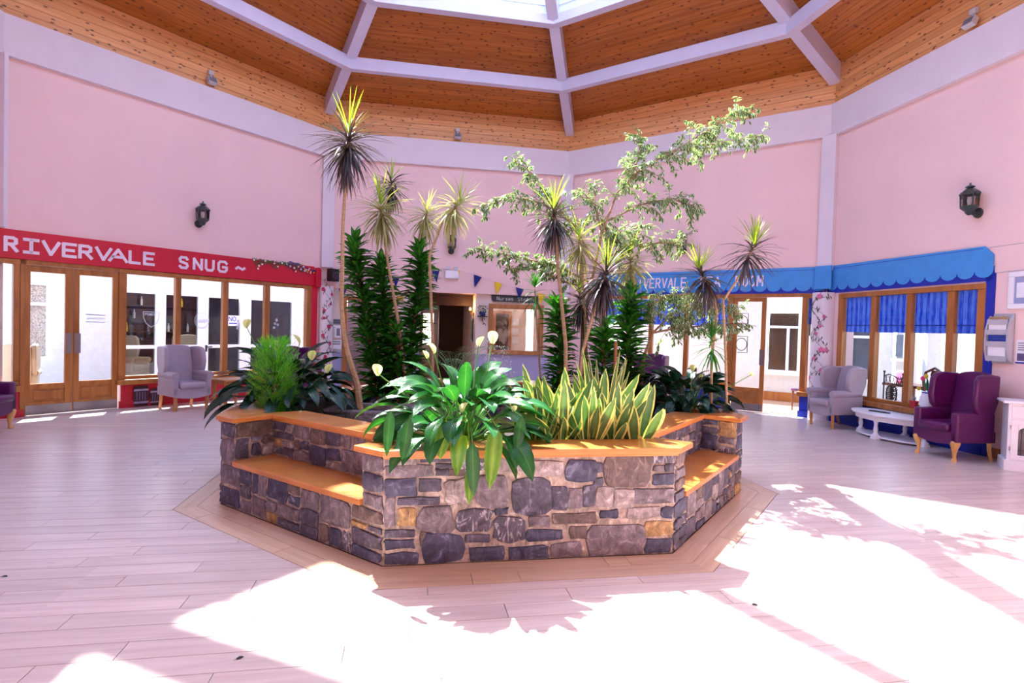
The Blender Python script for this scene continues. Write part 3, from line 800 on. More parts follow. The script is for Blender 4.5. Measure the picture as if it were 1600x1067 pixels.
# stroke lettering
GL = {
 'R': [[(0, 0), (0, 1), (.62, 1), (.86, .9), (.86, .62), (.62, .5), (0, .5)], [(.42, .5), (.95, 0)]],
 'I': [[(.5, 0), (.5, 1)], [(.05, 1), (.95, 1)], [(.05, 0), (.95, 0)]], 'i': [[(.5, 0), (.5, 1)]],
 'V': [[(0, 1), (.48, 0), (1, 1)]], 'E': [[(.95, 1), (0, 1), (0, 0), (.95, 0)], [(0, .5), (.8, .5)]],
 'A': [[(0, 0), (.5, 1), (1, 0)], [(.2, .36), (.8, .36)]], 'L': [[(0, 1), (0, 0), (.95, 0)]],
 'S': [[(.95, .82), (.78, 1), (.2, 1), (.02, .82), (.1, .58), (.85, .42), (.97, .2), (.78, 0), (.2, 0), (.02, .16)]],
 'N': [[(0, 0), (0, 1), (.95, 0), (.95, 1)]], 'U': [[(0, 1), (0, .2), (.2, 0), (.75, 0), (.95, .2), (.95, 1)]],
 'G': [[(.95, .82), (.75, 1), (.2, 1), (0, .8), (0, .2), (.2, 0), (.75, 0), (.95, .2), (.95, .46), (.5, .46)]],
 '~': [[(0, .46), (.25, .62), (.5, .52), (.75, .42), (1, .58)]], 'T': [[(0, 1), (1, 1)], [(.5, 1), (.5, 0)]],
 'O': [[(.5, 0), (.15, .15), (0, .5), (.15, .85), (.5, 1), (.85, .85), (1, .5), (.85, .15), (.5, 0)]],
 'M': [[(0, 0), (.05, 1), (.5, .35), (.95, 1), (1, 0)]], 'P': [[(0, 0), (0, 1), (.7, 1), (.92, .85), (.92, .62), (.7, .48), (0, .48)]],
 'W': [[(0, 1), (.25, 0), (.5, .7), (.75, 0), (1, 1)]], 'H': [[(0, 0), (0, 1)], [(1, 0), (1, 1)], [(0, .5), (1, .5)]],
 'r': [[(.1, 0), (.1, .62)], [(.1, .45), (.4, .64), (.75, .58)]], 'u': [[(.05, .62), (.05, .15), (.3, 0), (.7, .08), (.85, .2)], [(.85, .62), (.85, 0)]],
 's': [[(.85, .52), (.6, .64), (.2, .6), (.1, .45), (.8, .22), (.8, .06), (.5, 0), (.1, .1)]], 'e': [[(.1, .33), (.9, .33), (.85, .55), (.5, .64), (.15, .5), (.1, .2), (.4, 0), (.85, .08)]],
 't': [[(.4, .95), (.4, .12), (.6, 0), (.8, .05)], [(.1, .64), (.8, .64)]], 'a': [[(.85, .62), (.85, 0)], [(.85, .5), (.5, .64), (.12, .45), (.12, .15), (.45, 0), (.85, .15)]],
 'o': [[(.5, 0), (.12, .12), (.1, .5), (.5, .64), (.88, .5), (.88, .12), (.5, 0)]], 'n': [[(.1, 0), (.1, .62)], [(.1, .48), (.5, .64), (.85, .5), (.85, 0)]],
}
def glyph(mb, ch, x0, x1, z0, z1, w, y0, y1, slant=0.0):
    for st in GL[ch]:
        P = [(x0 + (x1 - x0) * px + slant * (pz - .5), z0 + (z1 - z0) * pz) for px, pz in st]
        for i in range(len(P) - 1):
            a, b = Vector((P[i][0], P[i][1])), Vector((P[i + 1][0], P[i + 1][1])); d = (b - a).normalized(); n = Vector((-d.y, d.x)) * w / 2
            e = d * w * 0.32
            a2 = a - e; b2 = b + e
            dy = 0.0004 * (i % 3)
            mb.plate([tuple(a2 - n), tuple(b2 - n), tuple(b2 + n), tuple(a2 + n)], y0 - dy, y1)
# sign
sg = WT(KA, 'shop_sign', 'long red painted fascia sign with white slab letters above the snug', 'sign', 2.8, 2.45)
sg.part('fascia_board', box(-0.02, 5.52, -0.05, 0.0, 2.45, 2.89), 'red_paint', bevel=0.006)
mb = MB(); mb.plate([(5.52, 2.42), (5.66, 2.42)] + [(5.59 + 0.07 * cos(a), 2.80 + 0.08 * sin(a)) for a in [i * pi / 6 for i in range(7)]], -0.12, 0.0)
sg.part('end_bracket', mb, 'red_paint', bevel=0.015)
for ch, a, b in [('R', .085, .225), ('I', .295, .485), ('V', .54, .74), ('E', .80, .97), ('R', 1.02, 1.19), ('V', 1.25, 1.46), ('A', 1.44, 1.70), ('L', 1.75, 1.91), ('E', 1.98, 2.14),
                 ('S', 2.575, 2.72), ('N', 2.835, 2.985), ('U', 3.06, 3.21), ('G', 3.305, 3.475), ('~', 3.66, 3.84)]:
    mb = MB(); glyph(mb, ch, a, b, 2.565, 2.76, 0.048, -0.054, -0.05)
    sg.part('letter', mb, 'white_letter')
# garland laid along the top of the sign
mat('garland_green', (84, 98, 62), 0.8, 0.3, 30); mat('flower_white', (240, 238, 244), 0.6, 0.05); mat('flower_yellow', (246, 206, 40), 0.6, 0.1); mat('flower_navy', (28, 34, 140), 0.6, 0.1)
mat('ribbon_purple', (96, 84, 128), 0.5, 0.2, 12)
gar = WT(KA, 'flower_garland', 'green garland with white and yellow flowers hung on the red sign', 'garland', 4.7, 2.75)
rg = random.Random(5)
mb = MB()
for i in range(520):
    u = rg.random(); s_ = 4.0 + 1.2 * u
    drop = {0: 0.20, 1: 0.06, 2: 0.16}[0 if s_ < 4.22 else 2 if (4.42 < s_ < 4.6 or s_ > 4.9) else 1]
    if s_ < 4.22: drop *= 1 - abs(s_ - 4.1) / 0.13
    z = 2.895 - rg.random() ** 1.3 * max(drop, 0.03); y = -0.055 - rg.random() * 0.03
    a = rg.random() * 6.28; l = 0.03
    p = Vector((s_, y, z)); d = Vector((cos(a), -0.4 * rg.random(), sin(a))); n = Vector((-sin(a), 0, cos(a)))
    mb.add([p, p + d * l * .5 + n * .009, p + d * l, p + d * l * .5 - n * .009], [(0, 1, 2, 3)])
tag(gar.part('foliage', mb, 'garland_green'), kind='stuff')
for s_, z in [(4.02, 2.87), (4.27, 2.88), (4.20, 2.80), (4.13, 2.76), (4.11, 2.70), (4.48, 2.85), (4.56, 2.79), (4.66, 2.88), (4.78, 2.87), (4.86, 2.83), (4.96, 2.80), (5.06, 2.84), (5.0, 2.73), (5.13, 2.79)]:
    mb = MB()
    for j in range(5):
        a = j * 2 * pi / 5; mb.ball((s_ + 0.012 * cos(a), -0.095, z + 0.012 * sin(a)), (0.010, 0.005, 0.010), 6, 4)
    gar.part('daisy', mb, 'flower_white')
mb = MB().tube([(4.78, -0.09, 2.88), (4.85, -0.10, 2.91), (4.95, -0.10, 2.89), (5.05, -0.09, 2.90), (5.1, -0.09, 2.87)], [0.02, 0.035, 0.03, 0.03, 0.015], 6).tube([(4.80, -0.09, 2.87), (4.82, -0.09, 2.76)], [0.015, 0.006], 5)
gar.part('ribbon', mb, 'ribbon_purple', smooth=True)
for i in range(34):
    s_ = 5.17 + rg.random() * 0.33; z = 2.86 - (s_ - 5.17) * 0.12 - rg.random() * 0.12
    gar.part('blossom', MB().ball((s_, -0.07 - rg.random() * 0.02, z), (0.017, 0.012, 0.017), 6, 4), ['flower_yellow', 'flower_navy', 'flower_navy', 'flower_white'][i % 4])
# loudspeaker
sp = WT(KA, 'loudspeaker', 'small black loudspeaker box on the wall right of the red sign', 'speaker', 5.86, 2.56, y0=-0.1)
sp.part('cabinet', box(5.72, 5.94, -0.40, -0.22, 2.57, 2.86), 'black_plastic', bevel=0.012)
mb = MB().lathe([(0.075, 0), (0.08, 0.012), (0.055, 0.004), (0.02, -0.005)], 16, T(5.83, -0.40, 2.70) @ Matrix.Rotation(pi / 2, 4, 'X'))
mat('speaker_cone', (66, 40, 66), 0.4, 0.1); sp.part('speaker_cone', mb, 'speaker_cone', smooth=True)
sp.part('bracket', box(5.80, 5.86, -0.23, -0.12, 2.68, 2.74), 'black_plastic')
# etched decals on the glass, one flat print per pane
def ring(mb, s_, z, r, w, y=0.024, n=28, a0=0, a1=2 * pi, sx=1.0):
    for i in range(n):
        a, b = a0 + (a1 - a0) * i / n, a0 + (a1 - a0) * (i + 1) / n
        mb.add([(s_ + sx * r * cos(a), y, z + r * sin(a)), (s_ + sx * r * cos(b), y, z + r * sin(b)), (s_ + sx * (r - w) * cos(b), y, z + (r - w) * sin(b)), (s_ + sx * (r - w) * cos(a), y, z + (r - w) * sin(a))], [(0, 1, 2, 3)])
def text_flat(mb, txt, x0, x1, z0, z1, w, y, sp=0.28):
    n = len(txt); cw = (x1 - x0) / (n + sp * (n - 1))
    for i, ch in enumerate(txt):
        if ch != ' ': glyph(mb, ch, x0 + i * cw * (1 + sp), x0 + i * cw * (1 + sp) + cw, z0, z1, w, y - 0.001, y)
d1 = WT(KA, 'window_decal', 'pale shield shaped whiskey decal on the snug window', 'decal', 2.13, 1.43)
mb = MB(); sh = [(2.0, 1.71), (2.27, 1.71), (2.262, 1.60), (2.22, 1.50), (2.135, 1.43), (2.05, 1.50), (2.008, 1.60), (2.0, 1.71)]
for i in range(7):
    a, b = Vector(sh[i]), Vector(sh[i + 1]); d = (b - a).normalized(); n = Vector((-d.y, d.x)) * 0.006
    mb.plate([tuple(a - n), tuple(b - n), tuple(b + n), tuple(a + n)], 0.022, 0.024)
d1.part('shield_outline', mb, 'etched'); mb = MB(); text_flat(mb, 'POWERS', 2.03, 2.245, 1.645, 1.685, 0.008, 0.024); d1.part('lettering', mb, 'etched')
d2 = WT(KA, 'window_decal', 'pale round harp decal on the second snug pane', 'decal', 3.03, 1.43)
mb = MB(); ring(mb, 3.035, 1.58, 0.165, 0.012, sx=0.85); ring(mb, 3.035, 1.58, 0.14, 0.006, sx=0.85); d2.part('ring', mb, 'etched')
mb = MB(); text_flat(mb, 'HARP', 2.93, 3.14, 1.53, 1.60, 0.011, 0.024); glyph(mb, 'V', 3.015, 3.05, 1.63, 1.68, .006, .023, .024); d2.part('lettering', mb, 'etched')
d3 = WT(KA, 'window_decal', 'pale scrolled label decal on the right snug door', 'decal', 1.27, 1.5)
mb = MB().plate([(1.13, 1.62), (1.41, 1.61), (1.41, 1.63), (1.13, 1.64)], 0.020, 0.022).plate([(1.13, 1.50), (1.41, 1.49), (1.41, 1.505), (1.13, 1.515)], 0.020, 0.022)
for i in range(14): mb.plate([(1.15 + i * .018, 1.545), (1.16 + i * .018, 1.545), (1.16 + i * .018, 1.58), (1.15 + i * .018, 1.58)], 0.020, 0.022)
d3.part('label_print', mb, 'etched')
for nm, s_, z_ in (('third', 3.75, 1.52), ('fourth', 4.62, 1.55)):
    d4 = WT(KA, 'window_decal', 'pale flower sprig decal on the %s snug pane' % nm, 'decal', s_, z_)
    mb = MB(); rr = random.Random(int(s_ * 10))
    for i in range(5): ring(mb, s_ + rr.uniform(-.05, .05), z_ + rr.uniform(-.1, .1), 0.03, 0.02, n=8)
    d4.part('flower_print', mb, 'etched')
# painted barrels on the red plinth
mat('barrel_dark', (58, 16, 34), 0.5, 0.3, 12, stretch=(6, 1, 1)); mat('barrel_hoop', (150, 142, 176), 0.5, 0.25, 10)
def barrel(s0, s1, z0, z1, label):
    t = WT(KA, 'painted_barrel', label, 'painting', (s0 + s1) / 2, z0, 'painted barrels', y0=-0.04)
    c = (s0 + s1) / 2; w = (s1 - s0) / 2; H = z1 - z0
    prof = lambda u: w * (0.84 + 0.16 * sin(pi * u))
    def band(u0, u1, y0, y1, n=5): return MB().plate([(c + prof(u0 + (u1 - u0) * i / n), z0 + H * (u0 + (u1 - u0) * i / n)) for i in range(n + 1)] + [(c - prof(u1 - (u1 - u0) * i / n), z0 + H * (u1 - (u1 - u0) * i / n)) for i in range(n + 1)], y0, y1)
    t.part('barrel_body', band(0, 1, -0.045, -0.04, 10), 'barrel_dark')
    t.part('hoop', band(0.15, 0.25, -0.047, -0.045), 'barrel_hoop'); t.part('hoop', band(0.76, 0.86, -0.047, -0.045), 'barrel_hoop')
    for i in range(4):
        x = c + w * (-0.55 + 0.36 * i); t.part('stave', box(x - .008, x + .008, -0.0465, -0.045, z0 + H * .3, z0 + H * .72), 'ribbon_purple')
barrel(1.83, 2.085, 0.004, 0.37, 'larger dark barrel painted on the red plinth beside the snug door')
barrel(2.10, 2.31, 0.004, 0.31, 'smaller dark barrel painted on the red plinth beside the grey chair')
# --- flowered columns
mat('vine_green', (60, 74, 52), 0.7, 0.2); mat('bloom_pink', (226, 120, 168), 0.6, 0.2, 20); mat('bloom_red', (196, 40, 96), 0.6, 0.2, 20)
def column(k, label, bloom, seed, r=0.19):
    c = corner(k, AP - 0.10); a = TH + k * pi / 4 + pi
    t = thing('column', label, 'column', (c.x, c.y, 0), a, kind='structure')
    MB().lathe([(r, 0.0), (r, 2.46)], 28).build('shaft', 'white_plaster', t, smooth=True)
    rr = random.Random(seed)
    def P(u, z, dr=0.003): return Vector(((r + dr) * cos(u), (r + dr) * sin(u), z))
    for strand in (0, 1):
        z = 0.30 + .1 * strand; u = -0.9 if strand == 0 else 0.9; dirn = 1 if strand == 0 else -1
        while z < 2.32:
            u2 = rr.uniform(0.35, 1.2) * dirn; z2 = z + rr.uniform(0.16, 0.40)
            pts = [P(u + (u2 - u) * q, z + (z2 - z) * q + 0.05 * sin(pi * q)) for q in [i / 8 for i in range(9)]]
            MB().tube(pts, 0.0035, 5).build('vine_stem', 'vine_green', t)
            for q in range(6):
                f = rr.random(); uu = u + (u2 - u) * f; zz = z + (z2 - z) * f + .05 * sin(pi * f)
                l = MB(); d = rr.choice([-1, 1]); e = rr.choice([-1, 1])
                l.add([P(uu, zz), P(uu + .09 * e, zz + .05 * d), P(uu + .17 * e, zz + .065 * d), P(uu + .14 * e, zz + .012 * d)], [(0, 1, 2, 3) if e * d > 0 else (3, 2, 1, 0)]); l.build('vine_leaf', 'vine_green', t)
            if rr.random() < .75:
                b = MB(); bu, bz = u + (u2 - u) * .8, min(z2, 2.38); sz = rr.uniform(.8, 1.4)
                for j in range(5):
                    aa = j * 2 * pi / 5; b.ball(P(bu + 0.11 * sz * cos(aa), bz + 0.022 * sz * sin(aa), 0.001), 0.019 * sz, 6, 4)
                b.build('painted_bloom', bloom, t)
            z, u, dirn = z2 - 0.02, u2, -dirn
column(2, 'white column with painted red flower vine between red strip and phone', 'bloom_red', 1, 0.165)
column(0, 'white column with painted pink rose vine behind the right grey chair', 'bloom_pink', 2, 0.20)
# --- tea room (back right and right walls)
window(KC, 3, 'oak framed tea room window with blue blinds behind the plants', 1.0, 4.13, 0.565, 2.37, [(2.25, 2.35), (3.075, 3.175)], jw=0.12)
window(KC, 4, 'narrow oak framed window between tea room door and flowered column', 5.43, 5.80, 0.565, 2.37, [], jw=0.10)
window(KD, 5, 'four pane oak window with blue blinds behind the white oval table', 0.33, 3.10, 0.57, 2.345, [(1.09, 1.205), (1.81, 1.915), (2.52, 2.635)], jw=0.12)
tr = MB().box(4.0, 5.56, -0.03, 0.09, 2.39, 2.46)
trim(tr, 'frame_oak', 'oak head over the tea room doorway', wf(KC), 'door frame')
door(KC, 3, 'closed glazed oak leaf of the tea room doorway', 4.13, 4.765, (4.20, 4.68, 0.50, 2.30), 2.385, hand=1)
# the other leaf stands folded back outside
dm = T(5.43 - 4.13, 0, 0)
t = door(KC, 4, 'open glazed oak leaf folded back outside the tea room doorway', 4.785, 5.42, (4.86, 5.34, 0.50, 2.30), 2.385, hand=-1, plates=False)
t.e.matrix_world = wf(KC) @ T(5.45, 0.33, 0) @ Rz(radians(172))
mb = MB().box(1.0, 4.02, -0.012, 0.0, 0.12, 0.42).box(0.98, 4.04, -0.04, 0.0, 0, 0.12)
trim(mb, 'blue_dark', 'dark blue plinth under the tea room window behind the plants', wf(KC), 'plinth')
mb = MB().box(5.44, 5.8, -0.012, 0.0, 0.12, 0.42).box(5.42, 5.8, -0.04, 0.0, 0, 0.12)
trim(mb, 'blue_dark', 'dark blue plinth beside the open tea room doorway', wf(KC), 'plinth')
mb = MB().box(0.1, 3.12, -0.012, 0.0, 0.12, 0.42).box(0.1, 3.14, -0.04, 0.0, 0, 0.12)
trim(mb, 'blue_dark', 'dark blue plinth behind the table and purple armchair', wf(KD), 'plinth')
mb = MB().box(3.09, 3.215, -0.02, 0.0, 0.0, 2.56)
trim(mb, 'blue_dark', 'upright dark blue painted strip beside the brochure rack', wf(KD), 'trim')
mb = MB().box(3.22, S, -0.02, 0.0, 0.0, 0.14)
o = mb.build('baseboard_right', 'frame_oak'); o.matrix_world = wf(KD); tag(o, 'oak skirting board beside the white cabinet', 'skirting', kind='structure')
def awning(k, name, label, s0, s1, cut):
    t = WT(k, 'awning_mural', label, 'mural', (s0 + s1) / 2, 2.45, 'painted awning')
    zt = 2.975; zs = 2.60
    P = [(s0, zt)]
    P += [(s1 - 0.13, zt - 0.03), (s1, zt - 0.16)] if cut else [(s1, zt)]
    n = int(round((s1 - s0) / 0.262)); w = (s1 - s0) / n
    bottom = []
    for i in range(n):
        b = s1 - i * w
        for j in range(7 if i == n - 1 else 6):
            a = pi * j / 6; bottom.append((b - w / 2 + w / 2 * cos(a), zs - 0.10 * sin(a)))
    t.part('scalloped_valance', MB().plate(P + bottom, -0.028, -0.02), 'blue_awning')
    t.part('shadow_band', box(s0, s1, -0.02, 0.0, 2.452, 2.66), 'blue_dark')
    t.part('seam_line', box(s0, s1 - 0.15, -0.031, -0.028, 2.915, 2.922), 'blue_dark')
    return t
aw = awning(KC, 'c', 'blue scalloped awning mural lettered for the tea room', 1.0, S - 0.02, False)
aw2 = awning(KD, 'd', 'blue scalloped awning mural over the right hand windows', 0.02, 3.19, True)
for txt, a, b in (('RiVERVALE', 1.82, 3.09), ('TEA', 3.36, 3.83), ('ROOM', 4.15, 4.68)):
    n = len(txt); cw = (b - a) / (n + 0.45 * (n - 1))
    for i, ch in enumerate(txt):
        mb = MB(); x = a + i * cw * 1.45; glyph(mb, ch, x, x + cw, 2.625, 2.83, 0.03, -0.033, -0.028, 0.01); aw.part('letter', mb, 'white_letter')
# wrap of the awning across the corner pilaster
mb = MB(); M = T(corner(0, AP - 0.0)) @ Rz(TH + 0 * pi / 4)
mb.prism([(-0.185, -0.16), (-0.155, -0.16), (-0.155, 0.16), (-0.185, 0.16)], 2.53, 2.975); o = trim(mb, 'blue_awning', 'blue awning paint wrapped round the corner pilaster', M, 'trim')
# blinds
def blindmat():
    m, nt, N, L, b = _new('blind_cloth')
    tc = N.new('ShaderNodeTexCoord'); mp = N.new('ShaderNodeMapping'); mp.inputs['Scale'].default_value = (1, 1, 0.25); L.new(tc.outputs['Object'], mp.inputs[0])
    sx = N.new('ShaderNodeSeparateXYZ'); L.new(tc.outputs['Object'], sx.inputs[0])
    w = N.new('ShaderNodeMath'); w.operation = 'MULTIPLY'; w.inputs[1].default_value = 9.0; L.new(sx.outputs[0], w.inputs[0])
    fr = N.new('ShaderNodeMath'); fr.operation = 'FRACT'; L.new(w.outputs[0], fr.inputs[0])
    gt = N.new('ShaderNodeMath'); gt.operation = 'GREATER_THAN'; gt.inputs[1].default_value = 0.5; L.new(fr.outputs[0], gt.inputs[0])
    nz = N.new('ShaderNodeTexNoise'); nz.inputs['Scale'].default_value = 22; nz.inputs['Detail'].default_value = 4; L.new(mp.outputs[0], nz.inputs[0])
    ad = N.new('ShaderNodeMath'); ad.operation = 'MULTIPLY_ADD'; ad.inputs[1].default_value = 0.28; L.new(gt.outputs[0], ad.inputs[0]); L.new(nz.outputs[0], ad.inputs[2])
    cr = N.new('ShaderNodeValToRGB'); e = cr.color_ramp.elements; e[0].position = 0.4; e[0].color = (*lin((22, 58, 190)), 1); e[1].position = 0.85; e[1].color = (*lin((92, 130, 224)), 1)
    L.new(ad.outputs[0], cr.inputs[0]); L.new(cr.outputs[0], b.inputs['Base Color']); b.inputs['Roughness'].default_value = 0.8
    t = N.new('ShaderNodeBsdfTranslucent'); L.new(cr.outputs[0], t.inputs[0]); mx = N.new('ShaderNodeMixShader'); mx.inputs[0].default_value = 0.45
    L.new(b.outputs[0], mx.inputs[1]); L.new(t.outputs[0], mx.inputs[2]); L.new(mx.outputs[0], N['Material Output'].inputs[0])
blindmat()
def blind(k, s0, s1, z0, z1, label):
    t = WT(k, 'window_blind', label, 'blind', (s0 + s1) / 2, z0, 'blue striped blinds', y0=0.045)
    n = 28; vs = []; fs = []
    for i in range(n + 1):
        x = s0 + (s1 - s0) * i / n; y = 0.05 + 0.006 * sin(i * 1.7)
        vs += [(x, y, z0), (x, y, z1)]
        if i: fs.append((2 * i - 2, 2 * i, 2 * i + 1, 2 * i - 1))
    t.part('cloth', MB().add(vs, fs), 'blind_cloth', smooth=True)
    t.part('hem_bar', box(s0, s1, 0.040, 0.056, z0 + 0.115, z0 + 0.127), 'blue_dark')
for i, (a, b) in enumerate([(0.46, 1.085), (1.21, 1.805), (1.92, 2.515), (2.64, 2.975)]):
    blind(KD, a, b, 1.71, 2.345, ['blue striped blind over the grey armchair', 'blue striped blind in the second pane from the flowered column', 'blue striped blind above the tulips', 'blue striped blind above the purple armchair'][i])
for i, (a, b) in enumerate([(1.13, 2.245), (2.355, 3.07), (3.18, 4.0)]):
    blind(KC, a, b, 1.78, 2.365, ['blue striped blind behind the dark bushy plants', 'blue striped blind under the tea room lettering', 'blue striped blind left of the closed tea room door'][i])
blind(KC, 5.535, 5.695, 1.85, 2.365, 'narrow blue striped blind left of the flowered column')
# black iron scroll bracket decals on the tea room glass
def scroll(k, s_, z_, sc_, label):
    t = WT(k, 'iron_scroll_bracket', label, 'bracket', s_, z_, 'black scroll brackets', y0=-0.01)
    mb = MB().tube([(s_, -0.012, z_), (s_, -0.012, z_ + 0.5 * sc_)], 0.012, 6)
    pts = []
    for i in range(26):
        a = pi - i * 0.36; r = (0.16 - 0.0052 * i) * sc_; pts.append((s_ + 0.15 * sc_ + r * cos(a), -0.012, z_ + 0.5 * sc_ + r * sin(a)))
    mb.tube(pts, 0.011, 6); t.part('scroll', mb, 'black_iron')
    lb = MB().lathe([(0.02, 0.12), (0.05, 0.06), (0.055, -0.04), (0.02, -0.1)], 6, T(s_ + 0.16 * sc_, -0.012, z_ + 0.2 * sc_)); t.part('hanging_lamp', lb, 'black_iron')
scroll(KC, 5.58, 1.62, 0.62, 'black iron scroll bracket on the narrow tea room window')
for zc in (1.88, 1.4):
    t = WT(KC, 'iron_grille', 'black iron ring grille on the closed tea room door, %s one' % ('upper' if zc > 1.5 else 'lower'), 'grille', 4.3, zc - 0.16, 'door grilles', y0=0.0)
    mb = MB().tube([(4.22, 0.012, zc - .17), (4.42, 0.012, zc - .17), (4.42, 0.012, zc + .17), (4.22, 0.012, zc + .17)], 0.008, 5); t.part('bar', mb, 'black_iron')
    mb = MB().tube([(4.3 + .11 * cos(i * pi / 10), 0.012, zc + .13 * sin(i * pi / 10)) for i in range(21)], 0.008, 5); t.part('ring', mb, 'black_iron')
# ---------------------------------------------------------------- beyond the glass: snug passage, tea room, nurses corner
gr = MB().box(-60, 60, -30, 90, -0.6, -0.16).build('ground', 'court_floor'); tag(gr, 'plain ground outside the building', 'ground', kind='structure')
def annex_floor(k, s0, s1, y1, m, label):
    o = MB().prism([(s0, 0.25), (s1, 0.25), (s1 + 1.1, y1), (s0 - 1.1, y1)], -0.14, -0.001).build('floor_annex', m); o.matrix_world = wf(k); tag(o, label, 'floor', kind='structure')
annex_floor(KA, 0.0, S, 2.7, 'court_floor', 'pale floor of the passage behind the snug glass')
annex_floor(KC, 0.0, S, 2.7, 'oak_border', 'pale wooden floor of the tea room beyond the doorway')
annex_floor(KD, 0.0, S, 2.7, 'court_floor', 'pale floor of the tea room behind the right windows')
mb = MB().box(-1.0, 6.9, 2.6, 2.78, 2.26, 2.8).box(-1.0, 0.95, 2.6, 2.78, 0, 2.26).box(0.95, 1.40, 2.6, 2.78, 0, 0.70).box(1.40, 2.50, 2.6, 2.78, 0, 2.26).box(6.82, 7.0, 2.6, 2.78, 0, 2.26)
o = mb.build('wall_passage', 'render_wall'); o.matrix_world = wf(KA); tag(o, 'white wall of the passage behind the snug glass', 'wall', kind='structure')
mb = MB().box(-0.3, 6.2, 0.3, 0.98, 2.62, 2.72)
o = mb.build('ceiling_passage', 'render_wall'); o.matrix_world = wf(KA); tag(o, 'white ceiling strip of the passage behind the snug', 'ceiling', kind='structure')
mb = MB().box(-0.3, 6.2, 0.98, 1.02, 2.58, 2.73)
trim(mb, 'upvc', 'white beam in the passage roof behind the snug', wf(KA), 'beam')
for i in range(4):
    mb = MB().box(0.6 + i * 1.7, 0.66 + i * 1.7, 1.2, 2.65, 2.62, 2.72)
    trim(mb, 'upvc', 'white roof bar over the snug passage, number %s along it' % ['one', 'two', 'three', 'four'][i], wf(KA), 'beam')
def annex_roof(k, y0, z0, z1, label):  # unseen panes, put in to cut the daylight behind the shopfronts
    t = WT(k, 'dimming_glass_roof', label, 'roof', 2.9, z0, kind='structure', y0=1.5)
    xs = [-0.3 + i * 0.92 for i in range(8)]
    for i in range(7): t.part('pane', MB().add([(xs[i], y0, z0), (xs[i + 1], y0, z0), (xs[i + 1] + .0, 2.7, z1), (xs[i], 2.7, z1)], [(0, 1, 2, 3)]), 'dimming_roof_glass')
annex_roof(KA, 1.0, 2.78, 2.81, 'unseen glass roof tinted to dim the snug passage')
annex_roof(KC, 0.3, 2.84, 2.92, 'unseen glass roof tinted to dim the tea room')
annex_roof(KD, 0.3, 2.84, 2.92, 'unseen glass roof tinted to dim light outside the right hand windows')
w = WT(KA, 'window_6', 'white plastic framed passage window seen through the left snug door', 'window', 1.17, 0.7, kind='structure', y0=2.6)
for nm, b in (('frame', (0.95, 1.40, 2.62, 2.70, 0.70, 0.78)), ('frame', (0.95, 1.40, 2.62, 2.70, 2.18, 2.26)), ('frame', (0.95, 1.02, 2.62, 2.70, 0.78, 2.18)), ('frame', (1.33, 1.40, 2.62, 2.70, 0.78, 2.18)), ('transom', (1.02, 1.33, 2.62, 2.70, 1.78, 1.84))):
    w.part(nm, box(*b), 'upvc')
mat('pebble_dash', (176, 168, 160), 0.9, 0.6, 60, 0.6, 70)
w.part('view_panel', box(1.02, 1.33, 2.69, 2.70, 0.78, 2.18), 'pebble_dash'); 
# glazed white doors to the dim pub room
pd = WT(KA, 'patio_doors', 'white plastic glazed doors and sidelights behind the snug window', 'door', 4.6, 0, kind='structure', y0=2.6)
pd.part('head_frame', box(2.50, 6.82, 2.60, 2.70, 2.20, 2.27), 'upvc'); 
for a, b, c, d in ((2.50, 3.39, 2.56, 3.28), (3.39, 4.335, 3.50, 4.21), (4.335, 5.39, 4.46, 5.25), (5.39, 6.82, 5.54, 6.72)):
    pd.part('stile', box(a, c, 2.61, 2.69, 0, 2.20), 'upvc'); pd.part('stile', box(d, b, 2.61, 2.69, 0, 2.20), 'upvc')
    pd.part('rail', box(c, d, 2.61, 2.69, 2.14, 2.20), 'upvc'); pd.part('rail', box(c, d, 2.61, 2.69, 0.91, 0.99), 'upvc'); pd.part('rail', box(c, d, 2.61, 2.69, 0, 0.12), 'upvc')
    pd.part('pane', box(c, d, 2.645, 2.65, 0.99, 2.14), 'window_glass'); pd.part('pane', box(c, d, 2.645, 2.65, 0.12, 0.91), 'window_glass')
pd.part('lever_handle', MB().box(4.39, 4.43, 2.59, 2.61, 0.82, 0.98).tube([(4.41, 2.58, 0.93), (4.41, 2.56, 0.93), (4.53, 2.56, 0.94)], 0.014, 6), 'black_plastic')
t = WT(KA, 'door_notice', 'small white notice stuck on the glazed doors behind the third snug pane', 'notice', 5.05, 1.5, y0=2.59)
t.part('sheet', box(4.92, 5.24, 2.595, 2.602, 1.46, 1.72), 'paper'); mb = MB(); text_flat(mb, 'NO', 4.95, 5.13, 1.58, 1.69, 0.018, 2.595); mb.box(4.95, 5.16, 2.593, 2.595, 1.51, 1.535); t.part('lettering', mb, 'blue_dark')
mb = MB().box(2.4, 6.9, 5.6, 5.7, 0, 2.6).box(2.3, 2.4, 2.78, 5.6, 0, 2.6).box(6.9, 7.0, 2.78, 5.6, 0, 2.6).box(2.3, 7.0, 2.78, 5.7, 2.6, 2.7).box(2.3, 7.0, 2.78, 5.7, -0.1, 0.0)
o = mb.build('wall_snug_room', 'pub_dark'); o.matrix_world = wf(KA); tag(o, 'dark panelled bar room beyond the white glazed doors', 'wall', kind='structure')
sh = WT(KA, 'bar_shelf', 'dark wooden bar back with shelves seen through the glazed doors', 'shelf', 3.6, 0, y0=5.4)
sh.part('back_panel', box(2.6, 5.6, 5.55, 5.6, 0.9, 2.4), 'brown_dark')
for z in (1.2, 1.55, 1.9, 2.25): sh.part('shelf_board', box(2.6, 5.6, 5.32, 5.56, z, z + 0.03), 'brown_dark')
sh.part('counter', box(2.6, 5.6, 5.0, 5.5, 0.0, 1.05), 'brown_dark')
glassy = ['paper', 'steel', 'flower_yellow', 'etched']
rb = random.Random(4)
